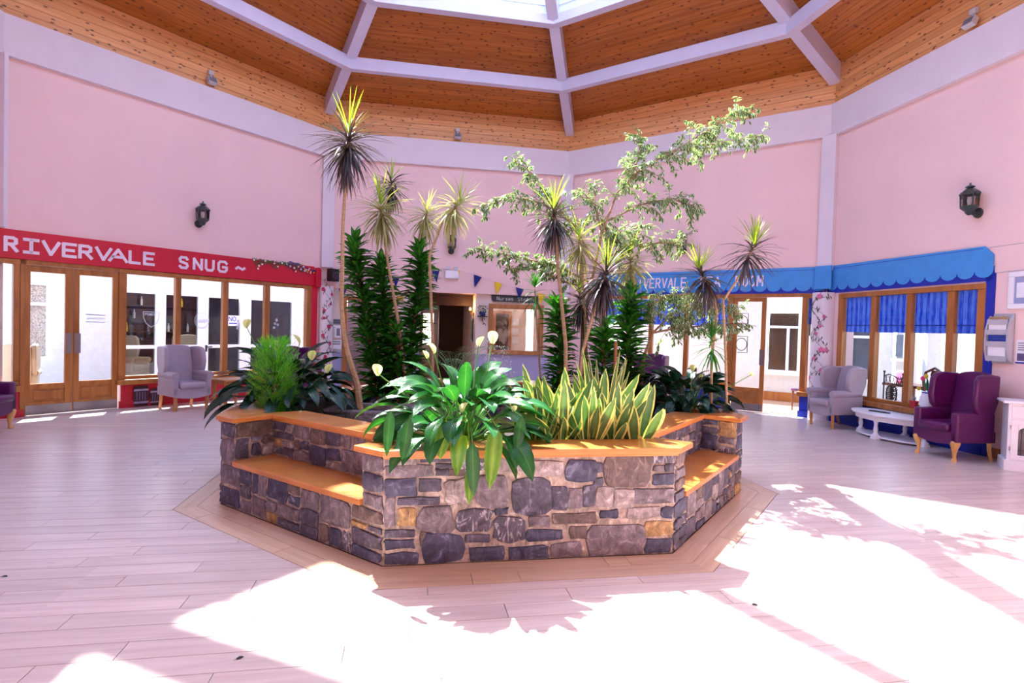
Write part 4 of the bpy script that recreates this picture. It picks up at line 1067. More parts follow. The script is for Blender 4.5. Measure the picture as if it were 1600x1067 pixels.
for i in range(16):
    z = [1.2302, 1.5802, 1.9302][i % 3]; s_ = 2.75 + i * 0.17
    t = WT(KA, 'bottle', 'small %s bottle, %s from the left on the %s dim bar shelf' % (['white', 'silver', 'yellow', 'frosted'][i % 4], ['first', 'second', 'third', 'fourth', 'fifth', 'sixth'][i // 3], ['lower', 'middle', 'upper'][i % 3]), 'bottle', s_, z, 'bottles on the bar shelves', y0=5.44)
    t.part('body', MB().lathe([(0.03, 0), (0.03, 0.14), (0.012, 0.19), (0.012, 0.24)], 8, T(s_, 5.44, z)), glassy[i % 4], smooth=True)
    t.part('cap', MB().lathe([(0.014, 0.24), (0.014, 0.265)], 8, T(s_, 5.44, z)), 'black_plastic')
# tea room outer walls
mb = MB().box(-1.0, 4.28, 2.6, 2.78, 0, 2.9).box(5.07, 5.72, 2.6, 2.78, 0, 2.9).box(6.62, 6.92, 2.6, 2.78, 0, 2.9).box(4.28, 5.07, 2.6, 2.78, 0, 0.69).box(4.28, 5.07, 2.6, 2.78, 2.22, 2.9).box(5.72, 6.62, 2.6, 2.78, 0, 0.6).box(5.72, 6.62, 2.6, 2.78, 2.2, 2.9)
o = mb.build('wall_tea_room', 'render_wall'); o.matrix_world = wf(KC); tag(o, 'white rendered wall beyond the tea room doorway', 'wall', kind='structure')
mb = MB().box(-1.0, 5.7, 2.56, 2.6, 0, 0.22)
o = mb.build('baseboard_tea_room', 'frame_oak'); o.matrix_world = wf(KC); tag(o, 'oak skirting along the white tea room wall', 'skirting', kind='structure')
def upvc_window(k, n, label, s0, s1, z0, z1, tz, mid, m='pebble_dash'):
    w = WT(k, 'window_%d' % n, label, 'window', (s0 + s1) / 2, z0, kind='structure', y0=2.6)
    f = 0.06
    for b in ((s0, s1, 2.60, 2.70, z0, z0 + f), (s0, s1, 2.60, 2.70, z1 - f, z1), (s0, s0 + f, 2.6, 2.7, z0 + f, z1 - f), (s1 - f, s1, 2.6, 2.7, z0 + f, z1 - f), (s0 + f, s1 - f, 2.6, 2.7, tz, tz + f)): w.part('frame', box(*b), 'upvc')
    if mid: w.part('mullion', box(mid, mid + f, 2.6, 2.7, z0 + f, tz), 'upvc')
    w.part('reveal_panel', box(s0 + f, s1 - f, 2.74, 2.76, z0 + f, z1 - f), m)
    w.part('pane', box(s0 + f, s1 - f, 2.655, 2.66, z0 + f, z1 - f), 'window_glass')
    w.part('sill', box(s0 - 0.05, s1 + 0.05, 2.52, 2.62, z0 - 0.05, z0), 'upvc')
mat('brown_pebble', (112, 88, 72), 0.8, 0.5, 50, 0.6, 60); mat('window_dim', (92, 108, 128), 0.4, 0.2, 4)
upvc_window(KC, 7, 'white plastic window with brown mottled panes beyond the tea room doorway', 4.28, 5.07, 0.69, 2.22, 1.79, 4.76, 'brown_pebble')
upvc_window(KC, 8, 'white plastic window seen through the pane behind the grey armchair', 5.72, 6.62, 0.6, 2.2, 1.6, 6.1, 'window_dim')
mb = MB().box(-1.0, 6.5, 2.6, 2.78, 0, 2.9)
o = mb.build('wall_courtyard', 'render_wall'); o.matrix_world = wf(KD); tag(o, 'white pebble dashed wall outside the right windows', 'wall', kind='structure')
w = WT(KD, 'window_9', 'small dark white framed window in the pebble dashed wall', 'window', -0.85, 1.15, kind='structure', y0=2.55)
w.part('pane', box(-0.98, -0.78, 2.56, 2.59, 1.22, 1.70), 'window_dim'); w.part('frame', box(-0.78, -0.72, 2.55, 2.6, 1.18, 1.74), 'upvc'); w.part('sill', box(-1.05, -0.62, 2.5, 2.6, 1.12, 1.18), 'upvc')
t = WT(KD, 'drainpipe', 'white drainpipe on the pebble dashed wall', 'pipe', -0.33, 0, y0=2.52)
t.part('pipe', MB().tube([(-0.33, 2.52, 0.0), (-0.33, 2.52, 2.85)], 0.05, 10), 'upvc', smooth=True); t.part('clip', box(-0.40, -0.26, 2.5, 2.6, 1.9, 1.95), 'upvc'); 
for k, nm in ((KC, 'tea room'), (KD, 'right hand windows')):
    mb = MB().box(-0.3, 6.2, 0.3, 0.55, 2.62, 2.72)
    o = mb.build('ceiling_annex', 'render_wall'); o.matrix_world = wf(k); tag(o, 'white roof edge outside the %s' % nm, 'ceiling', kind='structure')
    for i in range(4):
        mb = MB().box(0.4 + i * 1.7, 0.46 + i * 1.7, 0.5, 2.65, 2.72, 2.80)
        trim(mb, 'upvc', 'white roof bar outside the %s, number %s along' % (nm, ['one', 'two', 'three', 'four'][i]), wf(k), 'beam')
# --- nurses corner (back left wall, below the pink)
Y0, Y1 = 0.12, 0.27
mb = MB().box(-0.25, 0.40, Y0, Y1, 0, 2.43).box(1.58, 2.25, Y0, Y1, 0, 2.43).box(3.6, 3.92, Y0, Y1, 0, 2.43).box(5.33, 6.1, Y0, Y1, 0, 2.43).box(3.92, 5.33, Y0, Y1, 0, 0.93).box(3.92, 5.33, Y0, Y1, 2.2, 2.43).box(0.40, 1.58, Y0, Y1, 2.25, 2.43)
o = mb.build('wall_back', 'cream_plaster'); o.matrix_world = wf(KB); tag(o, 'cream lower wall round the nurses window and corridor', 'wall', kind='structure')
mb = MB().box(-0.25, 0.40, Y0 - 0.012, Y0, 0, 0.88).box(1.58, 2.25, Y0 - 0.012, Y0, 0, 0.88).box(3.6, 6.1, Y0 - 0.012, Y0, 0, 0.88)
trim(mb, 'lilac_paint', 'lilac painted dado below the nurses window', wf(KB), 'dado')
mb = MB().box(-0.25, 0.40, Y0 - 0.03, Y0, 0.88, 0.93).box(1.58, 2.25, Y0 - 0.03, Y0, 0.88, 0.93).box(3.6, 6.1, Y0 - 0.03, Y0, 0.88, 0.93)
trim(mb, 'lilac_paint', 'lilac dado rail below the nurses window', wf(KB), 'rail')
mat('room_lilac', (168, 150, 172), 0.8, 0.05); mat('lino_red', (120, 52, 40), 0.4, 0.1)
def room(k, nm, label, s0, s1, y1, m, mc, mf, gaps=None):
    mb = MB().box(s0 - 0.1, s0, Y1, y1, 0, 2.43).box(s1, s1 + 0.1, Y1, y1, 0, 2.43)
    if gaps:
        a, b, z0, z1 = gaps
        mb.box(s0 - .1, a, y1, y1 + .1, 0, 2.43).box(b, s1 + .1, y1, y1 + .1, 0, 2.43).box(a, b, y1, y1 + .1, z1, 2.43)
        if z0 > 0: mb.box(a, b, y1, y1 + .1, 0, z0)
    else: mb.box(s0 - .1, s1 + .1, y1, y1 + .1, 0, 2.43)
    o = mb.build('wall_' + nm, m); o.matrix_world = wf(k); tag(o, label, 'wall', kind='structure')
    o = MB().box(s0 - .1, s1 + .1, Y1, y1 + .1, 2.43, 2.53).build('ceiling_' + nm, mc); o.matrix_world = wf(k); tag(o, 'ceiling of the ' + label.split(' of the ')[-1] if ' of the ' in label else 'ceiling over ' + label, 'ceiling', kind='structure')
    o = MB().box(s0 - .1, s1 + .1, 0.0, y1 + .1, -0.1, -0.002).build('floor_' + nm, mf); o.matrix_world = wf(k); tag(o, 'floor under ' + label, 'floor', kind='structure')
room(KB, 'corridor', 'pinkish walls of the dark corridor', 2.25, 3.6, 4.5, 'cream_plaster', 'brown_dark', 'lino_red', (2.36, 2.72, 1.0, 2.0))
room(KB, 'side_room', 'mauve walls of the dim side room', -0.3, 2.05, 3.0, 'room_lilac', 'room_lilac', 'lino_red')
room(KB, 'nurses_room', 'cream walls of the nurses room', 3.8, 6.0, 2.6, 'cream_plaster', 'cream_plaster', 'lino_red', (5.40, 5.62, 0.9, 2.2))
mb = MB().box(2.25, 3.6, 0.9, 0.98, 2.15, 2.43)
trim(mb, 'brown_dark', 'dark brown lintel across the corridor ceiling', wf(KB), 'beam')
mb = MB().box(2.85, 3.6, 3.6, 3.75, 0, 2.43)
trim(mb, 'brown_dark', 'dark brown cupboard wall deep in the corridor', wf(KB), 'panel')
tr = MB().box(0.40, 0.49, 0.08, Y1 + .02, 0, 2.25).box(1.49, 1.58, 0.08, Y1 + .02, 0, 2.25).box(0.49, 1.49, 0.08, Y1 + .02, 2.16, 2.25)
trim(tr, 'frame_oak', 'oak door frame of the side room left of the tall plants', wf(KB), 'door frame')
w = WT(KB, 'window_10', 'oak framed nurses station window', 'window', 4.6, 0.93, kind='structure')
f = 0.11
for nm, b in (('head', (3.92, 5.33, 0.05, 0.24, 2.2 - f, 2.2)), ('sill', (3.92, 5.33, 0.03, 0.24, 0.93, 0.93 + f)), ('jamb', (3.92, 3.92 + f, 0.05, 0.24, 0.93 + f, 2.2 - f)), ('jamb', (5.33 - f, 5.33, 0.05, 0.24, 0.93 + f, 2.2 - f))): w.part(nm, box(*b), 'frame_oak', bevel=0.01)
w.part('pane', box(3.92 + f, 5.33 - f, 0.14, 0.145, 0.93 + f, 2.2 - f), 'window_glass')
t = WT(KB, 'door_5', 'dark brown door with oak frame inside the nurses room', 'door', 4.65, 0, kind='structure', y0=2.55)
t.part('leaf', box(4.48, 4.84, 2.54, 2.58, 0, 2.02), 'brown_dark'); t.part('architrave', MB().box(4.38, 4.47, 2.53, 2.6, 0, 2.1).box(4.85, 4.94, 2.53, 2.6, 0, 2.1).box(4.47, 4.85, 2.53, 2.6, 2.02, 2.1), 'frame_oak'); t.part('knob', MB().ball((4.52, 2.51, 1.0), 0.03), 'steel')
t = WT(KB, 'notice_sheet', 'white notices stacked on the nurses room wall', 'notice', 5.07, 1.1, y0=2.55)
for z in (1.15, 1.4, 1.68): t.part('sheet', box(4.98, 5.18, 2.585, 2.59, z, z + 0.2), 'paper')
# nurses station sign
mat('sign_slate', (48, 54, 64), 0.5, 0.1); mat('sign_text', (206, 208, 200), 0.6, 0.03)
t = WT(KB, 'nurses_sign', 'dark slate nurses station sign above the oak window', 'sign', 4.58, 2.26, y0=0.09)
t.part('board', MB().plate([(3.99, 2.30), (4.03, 2.255), (5.13, 2.255), (5.17, 2.30), (5.17, 2.425), (3.99, 2.425)], 0.075, 0.10), 'sign_slate')
mb = MB(); x = 4.12
for wd in ('Nurses', 'Station'):
    for ch in wd:
        g = ch if ch in GL else ch.upper()
        glyph(mb, 'i' if ch == 'i' else g, x, x + (0.055 if ch != 'i' else 0.02), 2.295, 2.385 if ch.isupper() or ch in 't' else (2.385 if ch != 'i' else 2.355), 0.010, 0.070, 0.075); x += 0.072 if ch != 'i' else 0.04
    x += 0.10
t.part('lettering', mb, 'sign_text')
mat('notice_yellow', (214, 178, 60), 0.6, 0.05)
t = WT(KB, 'yellow_notice', 'small yellow notice beside the side room door', 'notice', 1.73, 2.2, y0=0.11)
t.part('sheet', box(1.65, 1.82, 0.11, 0.119, 2.19, 2.31), 'notice_yellow'); t.part('print_line', box(1.68, 1.79, 0.108, 0.11, 2.235, 2.25), 'black_plastic')
# phone, plaque and leaflet holder left of the door
mat('plaque_grey', (120, 120, 132), 0.5, 0.05)
t = WT(KB, 'wall_plaque', 'grey wall plaque above the telephone box', 'plaque', 0.25, 1.58, y0=0.11); t.part('plate', box(0.14, 0.36, 0.105, 0.119, 1.57, 1.70), 'plaque_grey')
mb = MB()
for r in (1.655, 1.61): 
    for i in range(7): mb.box(0.165 + i * 0.026, 0.183 + i * 0.026, 0.102, 0.105, r, r + 0.018)
t.part('lettering', mb, 'black_plastic')
t = WT(KB, 'telephone_box', 'white wall telephone box beside the flowered column', 'phone', 0.26, 1.24, y0=0.08)
t.part('casing', box(0.17, 0.37, 0.04, 0.119, 1.25, 1.54), 'white_gloss', bevel=0.01); t.part('screen', box(0.27, 0.35, 0.035, 0.04, 1.30, 1.48), 'plaque_grey'); t.part('handset', box(0.19, 0.235, 0.005, 0.04, 1.27, 1.52), 'grey_plastic', bevel=0.01)
t = WT(KB, 'key_panel', 'white key panel with dark dots under the telephone box', 'panel', 0.24, 1.03, y0=0.1)
t.part('panel', box(0.12, 0.38, 0.08, 0.119, 0.98, 1.20), 'paper')
for r in range(2):
    for c in range(6): t.part('key_hole', box(0.14 + c * 0.038, 0.165 + c * 0.038, 0.077, 0.08, 1.09 + r * 0.05, 1.12 + r * 0.05), 'black_plastic')
# corridor lamp, picture, plant shelf
t = WT(KB, 'wall_sconce', 'small glowing brass wall lamp in the corridor', 'lamp', 3.58, 1.95, y0=0.55)
mat('brass', (190, 140, 60), 0.3, 0.1, metal=0.9); emit('lamp_glow', (255, 190, 90), 14.0)
t.part('bracket', MB().tube([(3.6, .55, 1.93), (3.52, .55, 1.93), (3.50, .55, 1.99)], 0.012, 6).ball((3.59, .55, 1.93), (.015, .04, .05)), 'brass', smooth=True)
t.part('shade', MB().lathe([(0.02, 0), (0.05, 0.03), (0.055, 0.05)], 10, T(3.50, .55, 1.98)), 'brass', smooth=True); t.part('bulb', MB().ball((3.50, .55, 2.06), (0.025, 0.025, 0.045)), 'lamp_glow', smooth=True)
pl = bpy.data.lights.new('sconce_light', 'POINT'); pl.energy = 6; pl.color = (1.0, 0.62, 0.28); pl.shadow_soft_size = 0.04
po = bpy.data.objects.new('sconce_light', pl); COL.objects.link(po); po.parent = t.e; po.matrix_local = t.L @ T(3.47, .55, 2.13)
t = WT(KB, 'framed_picture', 'dark narrow framed picture on the corridor wall', 'picture', 3.59, 1.2, y0=0.8)
t.part('frame', box(3.575, 3.6, 0.6, 1.0, 1.22, 1.82), 'black_plastic'); t.part('picture', box(3.57, 3.575, 0.64, 0.96, 1.27, 1.77), 'brown_dark')
t = WT(KB, 'plant_bracket', 'small dark wall shelf with a potted trailing plant', 'shelf', 3.76, 1.85, y0=0.05)
t.part('shelf_board', box(3.64, 3.88, -0.02, 0.119, 1.86, 1.885), 'black_iron'); t.part('bracket', MB().tube([(3.76, .11, 1.76), (3.76, .03, 1.80), (3.76, 0.0, 1.86)], 0.01, 5), 'black_iron')
mat('pot_blue', (40, 48, 110), 0.3, 0.1)
mat('dark_foliage', (30, 62, 40), 0.5, 0.3, 20)
t = WT(KB, 'potted_trailing_plant', 'little trailing plant in a blue pot on the wall shelf', 'plant', 3.76, 1.885, y0=0.05)
t.part('pot', MB().lathe([(0.05, 0), (0.075, 0.03), (0.07, 0.10)], 12, T(3.76, .05, 1.886)), 'pot_blue', smooth=True)
mb = MB(); rp = random.Random(9)
for i in range(60):
    p = Vector((3.76 + rp.uniform(-.10, .10), .05 + rp.uniform(-.06, .05), 1.98 + rp.uniform(-.04, .16)))
    if i > 48: p = Vector((3.79 + rp.uniform(-.02, .03), -0.03, 1.9 - rp.random() * .25))
    a = rp.random() * 6.28; d = Vector((cos(a), rp.uniform(-.5, .2), sin(a))) * .035; n = d.cross(Vector((0, 1, 0))).normalized() * .015
    mb.add([p, p + d * .5 + n, p + d, p + d * .5 - n], [(0, 1, 2, 3)])
tag(t.part('foliage', mb, 'dark_foliage'), kind='stuff')
# emergency light
t = WT(KB, 'emergency_light', 'white twin head emergency light box above the corridor', 'light', 2.96, 2.77, y0=-0.04)
t.part('battery_box', box(2.80, 3.13, -0.10, 0.0, 2.77, 2.97), 'white_gloss', bevel=0.015)
for s_ in (2.86, 3.06): t.part('lamp_head', MB().box(s_ - .05, s_ + .05, -0.10, -0.02, 2.99, 3.06).box(s_ - .015, s_ + .015, -.06, -.03, 2.96, 3.0), 'grey_plastic')
for s_ in (3.05, 3.09): t.part('indicator', box(s_, s_ + .012, -0.103, -0.1, 2.80, 2.812), 'black_plastic')
# bunting
mat('flag_navy', (24, 30, 122), 0.8, 0.05); mat('flag_yellow', (240, 204, 40), 0.8, 0.05); mat('string', (220, 210, 214), 0.8)
bt = WT(KB, 'bunting', 'string of navy and yellow pennants across the nurses wall', 'bunting', 3.0, 2.5, y0=-0.06)
bt.part('string', MB().tube([(0.02, -0.06, 2.42), (0.35, -0.06, 2.40), (1.2, -0.06, 2.60), (2.45, -0.06, 2.93), (2.82, -0.12, 3.00), (3.12, -0.12, 2.98), (3.5, -0.06, 2.89), (4.2, -0.06, 2.70), (4.8, -0.06, 2.58), (5.35, -0.06, 2.46), (5.8, -0.06, 2.44)], 0.005, 5), 'string')
for a, b, c, m in (((.31, 2.42), (.50, 2.42), (.40, 2.17), 'navy'), ((1.55, 2.72), (1.72, 2.75), (1.63, 2.50), 'navy'), ((2.472, 2.93), (2.663, 2.955), (2.606, 2.651), 'navy'), ((3.10, 3.0), (3.18, 2.97), (3.13, 2.87), 'yellow'), ((3.507, 2.895), (3.705, 2.838), (3.531, 2.576), 'navy'),
                   ((4.022, 2.745), (4.223, 2.696), (4.08, 2.434), 'yellow'), ((4.56, 2.63), (4.77, 2.582), (4.652, 2.324), 'navy'), ((5.115, 2.512), (5.328, 2.47), (5.199, 2.211), 'yellow'), ((5.55, 2.46), (5.72, 2.445), (5.63, 2.2), 'navy')):
    bt.part('pennant', MB().plate([a, b, c], -0.066, -0.062), 'flag_' + m)
for i, (s_, z) in enumerate(((.1, 2.39), (.22, 2.36))): bt.part('paper_chain', MB().tube([(s_ - .06, -.06, z + .03), (s_, -.06, z - .03), (s_ + .06, -.06, z + .03)], 0.008, 5), 'paper')
# wall lanterns
def lantern(k, s_, label):
    t = WT(k, 'wall_lantern', label, 'lantern', s_, 3.37, 'wall lanterns', y0=-0.1)
    X = T(s_, -0.16, 3.37)
    t.part('wall_plate', MB().lathe([(0.075, 0), (0.07, 0.02), (0.03, 0.035)], 16, T(s_, 0, 3.44) @ Matrix.Rotation(pi / 2, 4, 'X')), 'lantern_green', smooth=True)
    t.part('arm', MB().tube([(s_, -0.02, 3.44), (s_, -0.10, 3.42), (s_, -0.16, 3.45)], 0.018, 8), 'lantern_green', smooth=True)
    h = lambda r, z: [(r * cos(i * pi / 3 + pi / 6), r * sin(i * pi / 3 + pi / 6), z) for i in range(6)]
    def hexl(prof):
        mb = MB(); mb.lathe([(r, z) for r, z in prof], 6, X @ Rz(pi / 6)); return mb
    t.part('base_cup', hexl([(0.02, 0.03), (0.05, 0.06), (0.055, 0.085), (0.105, 0.13), (0.115, 0.155), (0.10, 0.16)]), 'lantern_green')
    t.part('glass_panes', hexl([(0.098, 0.16), (0.105, 0.32)]), 'lamp_glass')
    for i in range(6):
        a = i * pi / 3 + pi / 6
        t.part('corner_bar', MB().tube([(0.104 * cos(a), 0.104 * sin(a), 0.155), (0.112 * cos(a), 0.112 * sin(a), 0.33)], 0.008, 5, X), 'lantern_green')
    t.part('roof', hexl([(0.125, 0.315), (0.13, 0.335), (0.11, 0.36), (0.06, 0.40), (0.03, 0.41), (0.06, 0.425), (0.055, 0.44), (0.012, 0.46), (0.01, 0.49)]), 'lantern_green')
    t.part('bulb', MB().lathe([(0.018, 0.16), (0.02, 0.20), (0.03, 0.23), (0.028, 0.26), (0.005, 0.29)], 10, X), 'paper', smooth=True)
lantern(KA, 2.93, 'dark green wall lantern on the pink wall above the snug sign')
lantern(KB, 2.94, 'dark green wall lantern above the emergency light')
lantern(KC, 3.0, 'dark green wall lantern above the tea room lettering')
lantern(KD, 2.92, 'dark green wall lantern high on the right pink wall')
# floodlights on the pine upstand
def flood(k, s_, label):
    t = WT(k, 'floodlight', label, 'floodlight', s_, 6.13, 'small floodlights', y0=-0.06)
    t.part('sensor_box', box(s_ - .05, s_ + .05, -0.07, 0.0, 6.34, 6.43), 'grey_plastic', bevel=0.01); t.part('neck', box(s_ - .02, s_ + .02, -0.06, -0.02, 6.28, 6.34), 'grey_plastic')
    R = T(s_, -0.09, 6.21) @ Matrix.Rotation(radians(-25), 4, 'X')
    t.part('lamp_housing', MB().box(-.085, .085, -.05, .04, -.06, .07, R), 'grey_plastic', bevel=0.008); t.part('lamp_face', MB().box(-.07, .07, -.054, -.05, -.045, .055, R), 'plaque_grey')
flood(KA, 3.1, 'small grey floodlight on the pine boards above the snug wall'); flood(KB, 3.02, 'small grey floodlight on the pine boards above the nurses wall'); flood(KD, 2.74, 'small grey floodlight on the pine boards at upper right')
# notice frame, brochure rack, poster on the right wall
t = WT(KD, 'framed_notice', 'white framed notice on the right wall at the photo edge', 'notice', 3.75, 2.05, y0=-0.03)
for b in ((3.40, 4.2, -0.035, 0, 2.05, 2.12), (3.40, 4.2, -0.035, 0, 2.48, 2.55), (3.40, 3.47, -0.035, 0, 2.12, 2.48), (4.13, 4.2, -0.035, 0, 2.12, 2.48)): t.part('frame', box(*b), 'white_gloss', bevel=0.008)
mat('poster_blue', (150, 160, 200), 0.6, 0.05)
t.part('backing', box(3.47, 4.13, -0.012, 0, 2.12, 2.48), 'poster_blue'); t.part('sheet', box(3.50, 4.10, -0.016, -0.012, 2.20, 2.40), 'paper')
t = WT(KD, 'brochure_rack', 'curved silver brochure rack on the wall behind the purple armchair', 'rack', 3.33, 1.32, y0=-0.02)
mb = MB()
prof = [(0.0, 1.31), (-0.07, 1.36), (-0.10, 1.5), (-0.10, 1.75), (-0.06, 1.9), (0.0, 1.99)]
for x0, x1 in ((3.17, 3.19), (3.46, 3.49)):
    n = len(prof); mb.add([(x0, y, z) for y, z in prof] + [(x1, y, z) for y, z in prof], [tuple(range(n))[::-1], tuple(range(n, 2 * n))] + [(i, (i + 1) % n, n + (i + 1) % n, n + i) for i in range(n)])
t.part('side_cheek', mb, 'silver_paint'); t.part('back_plate', box(3.17, 3.49, -0.012, 0, 1.31, 1.99), 'silver_paint'); 
for z in (1.36, 1.56, 1.72, 1.86): t.part('pocket', box(3.19, 3.46, -0.09, -0.08, z - 0.02, z + 0.05), 'silver_paint')
mat('leaflet_gold', (170, 140, 100), 0.6, 0.3, 20); mat('leaflet_blue', (40, 60, 150), 0.5, 0.3, 15)
for z, h, m, lb in ((1.36, 0.24, 'paper', 'large white leaflet in the bottom pocket of the rack'), (1.57, 0.13, 'leaflet_blue', 'dark blue leaflet in the rack'), (1.73, 0.11, 'paper', 'small white leaflet in the third pocket of the rack'), (1.87, 0.08, 'leaflet_gold', 'tan brochure in the top pocket of the rack')):
    q = WT(KD, 'brochure', lb, 'brochure', 3.32, z, 'brochures in the rack', y0=-0.06); q.part('booklet', MB().box(3.205, 3.44, -.075, -.06, z, z + h), m); q.part('inner_pages', MB().box(3.207, 3.438, -.06, -.052, z, z + h - 0.012), 'paper')
t = WT(KD, 'wall_poster', 'small white poster with blue foot beside the brochure rack', 'poster', 3.66, 1.32, y0=-0.005)
t.part('sheet', box(3.52, 3.82, -0.006, 0, 1.325, 1.64), 'paper'); t.part('blue_band', box(3.52, 3.82, -0.008, -0.006, 1.325, 1.345), 'blue_dark'); t.part('photo', box(3.54, 3.8, -0.008, -0.006, 1.36, 1.46), 'ribbon_purple')
mb = MB()
for r in range(4): mb.box(3.545, 3.78 - 0.03 * (r % 2), -0.008, -0.006, 1.50 + r * .03, 1.512 + r * .03)
t.part('print_lines', mb, 'plaque_grey')
t = WT(KD, 'wall_wire', 'thin cable run along the right wall', 'cable', 4.5, 2.6, y0=-0.01)
t.part('cable', MB().tube([(3.2, -0.006, 2.56), (5.8, -0.006, 2.60)], 0.005, 5), 'grey_plastic'); t.part('upper_cable', MB().tube([(3.1, -0.006, 2.92), (5.8, -0.006, 2.95)], 0.004, 5), 'grey_plastic')

def added_room_lamp(k, s_, y_, label, e, col):  # unseen lamps added to brighten the dim rooms beyond the hall
    t = WT(k, 'ceiling_lamp', label, 'lamp', s_, 2.33, y0=y_)
    t.part('base', MB().lathe([(.10, 2.40), (.10, 2.43)], 16, T(s_, y_, 0)), 'white_gloss'); emit('added_lamp_glow', (255, 226, 196), 3.0) if 'added_lamp_glow' not in MATS else None
    t.part('globe', MB().lathe([(.02, 2.32), (.08, 2.345), (.095, 2.40)], 16, T(s_, y_, 0)), 'added_lamp_glow', smooth=True)
    l = bpy.data.lights.new('added_room_light', 'POINT'); l.energy = e; l.color = col; l.shadow_soft_size = .08
    o = bpy.data.objects.new('added_room_light', l); COL.objects.link(o); o.parent = t.e; o.matrix_local = t.L @ T(s_, y_, 2.22)
added_room_lamp(KB, 0.95, 1.6, 'added round ceiling lamp brightening the mauve side room', 22, (1.0, .86, .78))
added_room_lamp(KB, 4.6, 1.4, 'added round ceiling lamp brightening the nurses room', 9, (1.0, .88, .76))
added_room_lamp(KA, 4.4, 4.2, 'added round ceiling lamp brightening the dim bar room', 25, (1.0, .84, .7))
# ---------------------------------------------------------------- furniture
mat('vinyl_grey', (168, 154, 168), 0.38, 0.05, 4, 0.12, 180); mat('vinyl_purple', (86, 12, 82), 0.36, 0.06, 4, 0.12, 180); mat('vinyl_cream', (196, 186, 160), 0.5, 0.05, 4)
wood('leg_oak', (168, 106, 54), (196, 136, 78), 0.4, grain=(30, 30, 2)); wood('leg_light', (206, 150, 84), (226, 176, 110), 0.35, grain=(30, 30, 2)); wood('mahogany', (92, 40, 24), (126, 62, 36), 0.3, grain=(30, 30, 2))
def wing_chair(label, loc, rz, fabric, legm, cabriole=False, rolled=True, H=1.12, W=0.315, name='wing_chair', group='wing armchairs'):
    t = thing(name, label, 'armchair', loc, rz, group)
    sd = 0.33
    # seat rail with a curved lower front edge
    P = [(-W, .40), (W, .40), (W, .25)] + [(W * (1 - i / 5), .25 - 0.045 * sin(pi * i / 10)) for i in range(1, 10)] + [(-W, .25)]
    MB().plate(P, -sd, -sd + .05).box(-W, W, -sd + .05, .30, .25, .40).build('seat_rail', fabric, t, bevel=0.012)
    MB().rbox(-W + .095, W - .095, -sd - .045, .22, .385, .50, .04, seg=3).build('seat_cushion', fabric, t, smooth=True)
    # backrest: arched panel leaning back
    R = T(0, .20, .44) @ Matrix.Rotation(radians(-11), 4, 'X')
    hb = (H - .44) / cos(radians(11)); w = W - .07
    P = [(-w, 0), (w, 0), (w + .015, hb * .55), (w, hb - .06)] + [(w * cos(a) * 0.97, hb - .06 + .06 * sin(a)) for a in [pi * i / 10 for i in range(1, 10)]] + [(-w, hb - .06), (-w - .015, hb * .55)]
    MB().plate(P, -.05, .07, R).build('backrest', fabric, t, smooth=True, bevel=0.03, ang=30)
    for s in (-1, 1):
        # wing: side profile swept forward
        prof = [(.24, .56), (.02, .60), (-.06, .70), (-.085, .84), (-.06, H - .10), (.00, H - .035), (.10, H - .02), (.34, H - .03), (.33, .80)]
        vs = []; fs = []; n = len(prof)
        for x in (W - .075, W + .005):
            for (y, z) in prof: vs.append((s * (x + max(0, -y + .1) * .22), y, z))
        fs = [tuple(range(n)), tuple(range(2 * n - 1, n - 1, -1))] + [((i + 1) % n, i, n + i, n + (i + 1) % n) for i in range(n)]
        if s < 0: fs = [f[::-1] for f in fs]
        MB().add(vs, fs).build('wing', fabric, t, smooth=True, bevel=0.028, ang=30)
        mb = MB()
        if rolled:
            mb.rbox(min(s * (W - .085), s * (W + .01)), max(s * (W - .085), s * (W + .01)), -sd, .26, .26, .60, .02)
            mb.tube([(s * (W - .02), -sd - .015, .605), (s * (W - .02), -sd + .02, .61), (s * (W - .03), .22, .62)], [.062, .068, .06], 14)
        else:
            mb.rbox(min(s * (W - .095), s * (W + .015)), max(s * (W - .095), s * (W + .015)), -sd, .27, .25, .655, .03, seg=3)
        mb.build('arm', fabric, t, smooth=True)
        for y, rear in ((-sd + .05, False), (.25, True)):
            x = s * (W - .05)
            if rear: mb = MB().tube([(x, y, .27), (x, y + .01, .14), (x, y + .05, 0)], [.034, .03, .024], 4)
            elif cabriole: mb = MB().tube([(x, y + .01, .27), (x + s * .012, y - .012, .235), (x + s * .006, y - .012, .19), (x - s * .004, y + .0, .12), (x, y - .002, .05), (x + s * .004, y - .012, .025), (x + s * .004, y - .014, 0)], [.055, .058, .043, .026, .019, .032, .034], 12)
            else: mb = MB().tube([(x, y, .27), (x, y, 0)], [.036, .03], 4)
            mb.build('leg', legm, t, smooth=cabriole and not rear)
    return t
A_ANG, D_ANG = radians(55.09), radians(-79.91)
wing_chair('grey vinyl wing armchair standing before the red snug window', (-5.84, 9.99, 0), A_ANG, 'vinyl_grey', 'leg_oak', H=1.13)
wing_chair('grey vinyl wing armchair beside the flowered column at right', (5.85, 10.04, 0), radians(-80), 'vinyl_grey', 'leg_oak', H=1.10)
wing_chair('deep purple wing armchair with pale cabriole legs by the white cabinet', (6.13, 7.70, 0), radians(-80), 'vinyl_purple', 'leg_light', True, False, H=1.18, W=0.32)
wing_chair('purple armchair with one cabriole leg showing at the left photo edge', (-7.20, 7.47, 0), radians(100), 'vinyl_purple', 'leg_light', True, False, H=1.10)
p = wfpt(KA, 4.75, -0.62, 0); wing_chair('purple armchair hidden behind the left lily and green bush', (p.x, p.y, 0), A_ANG, 'vinyl_purple', 'leg_oak', H=1.08)
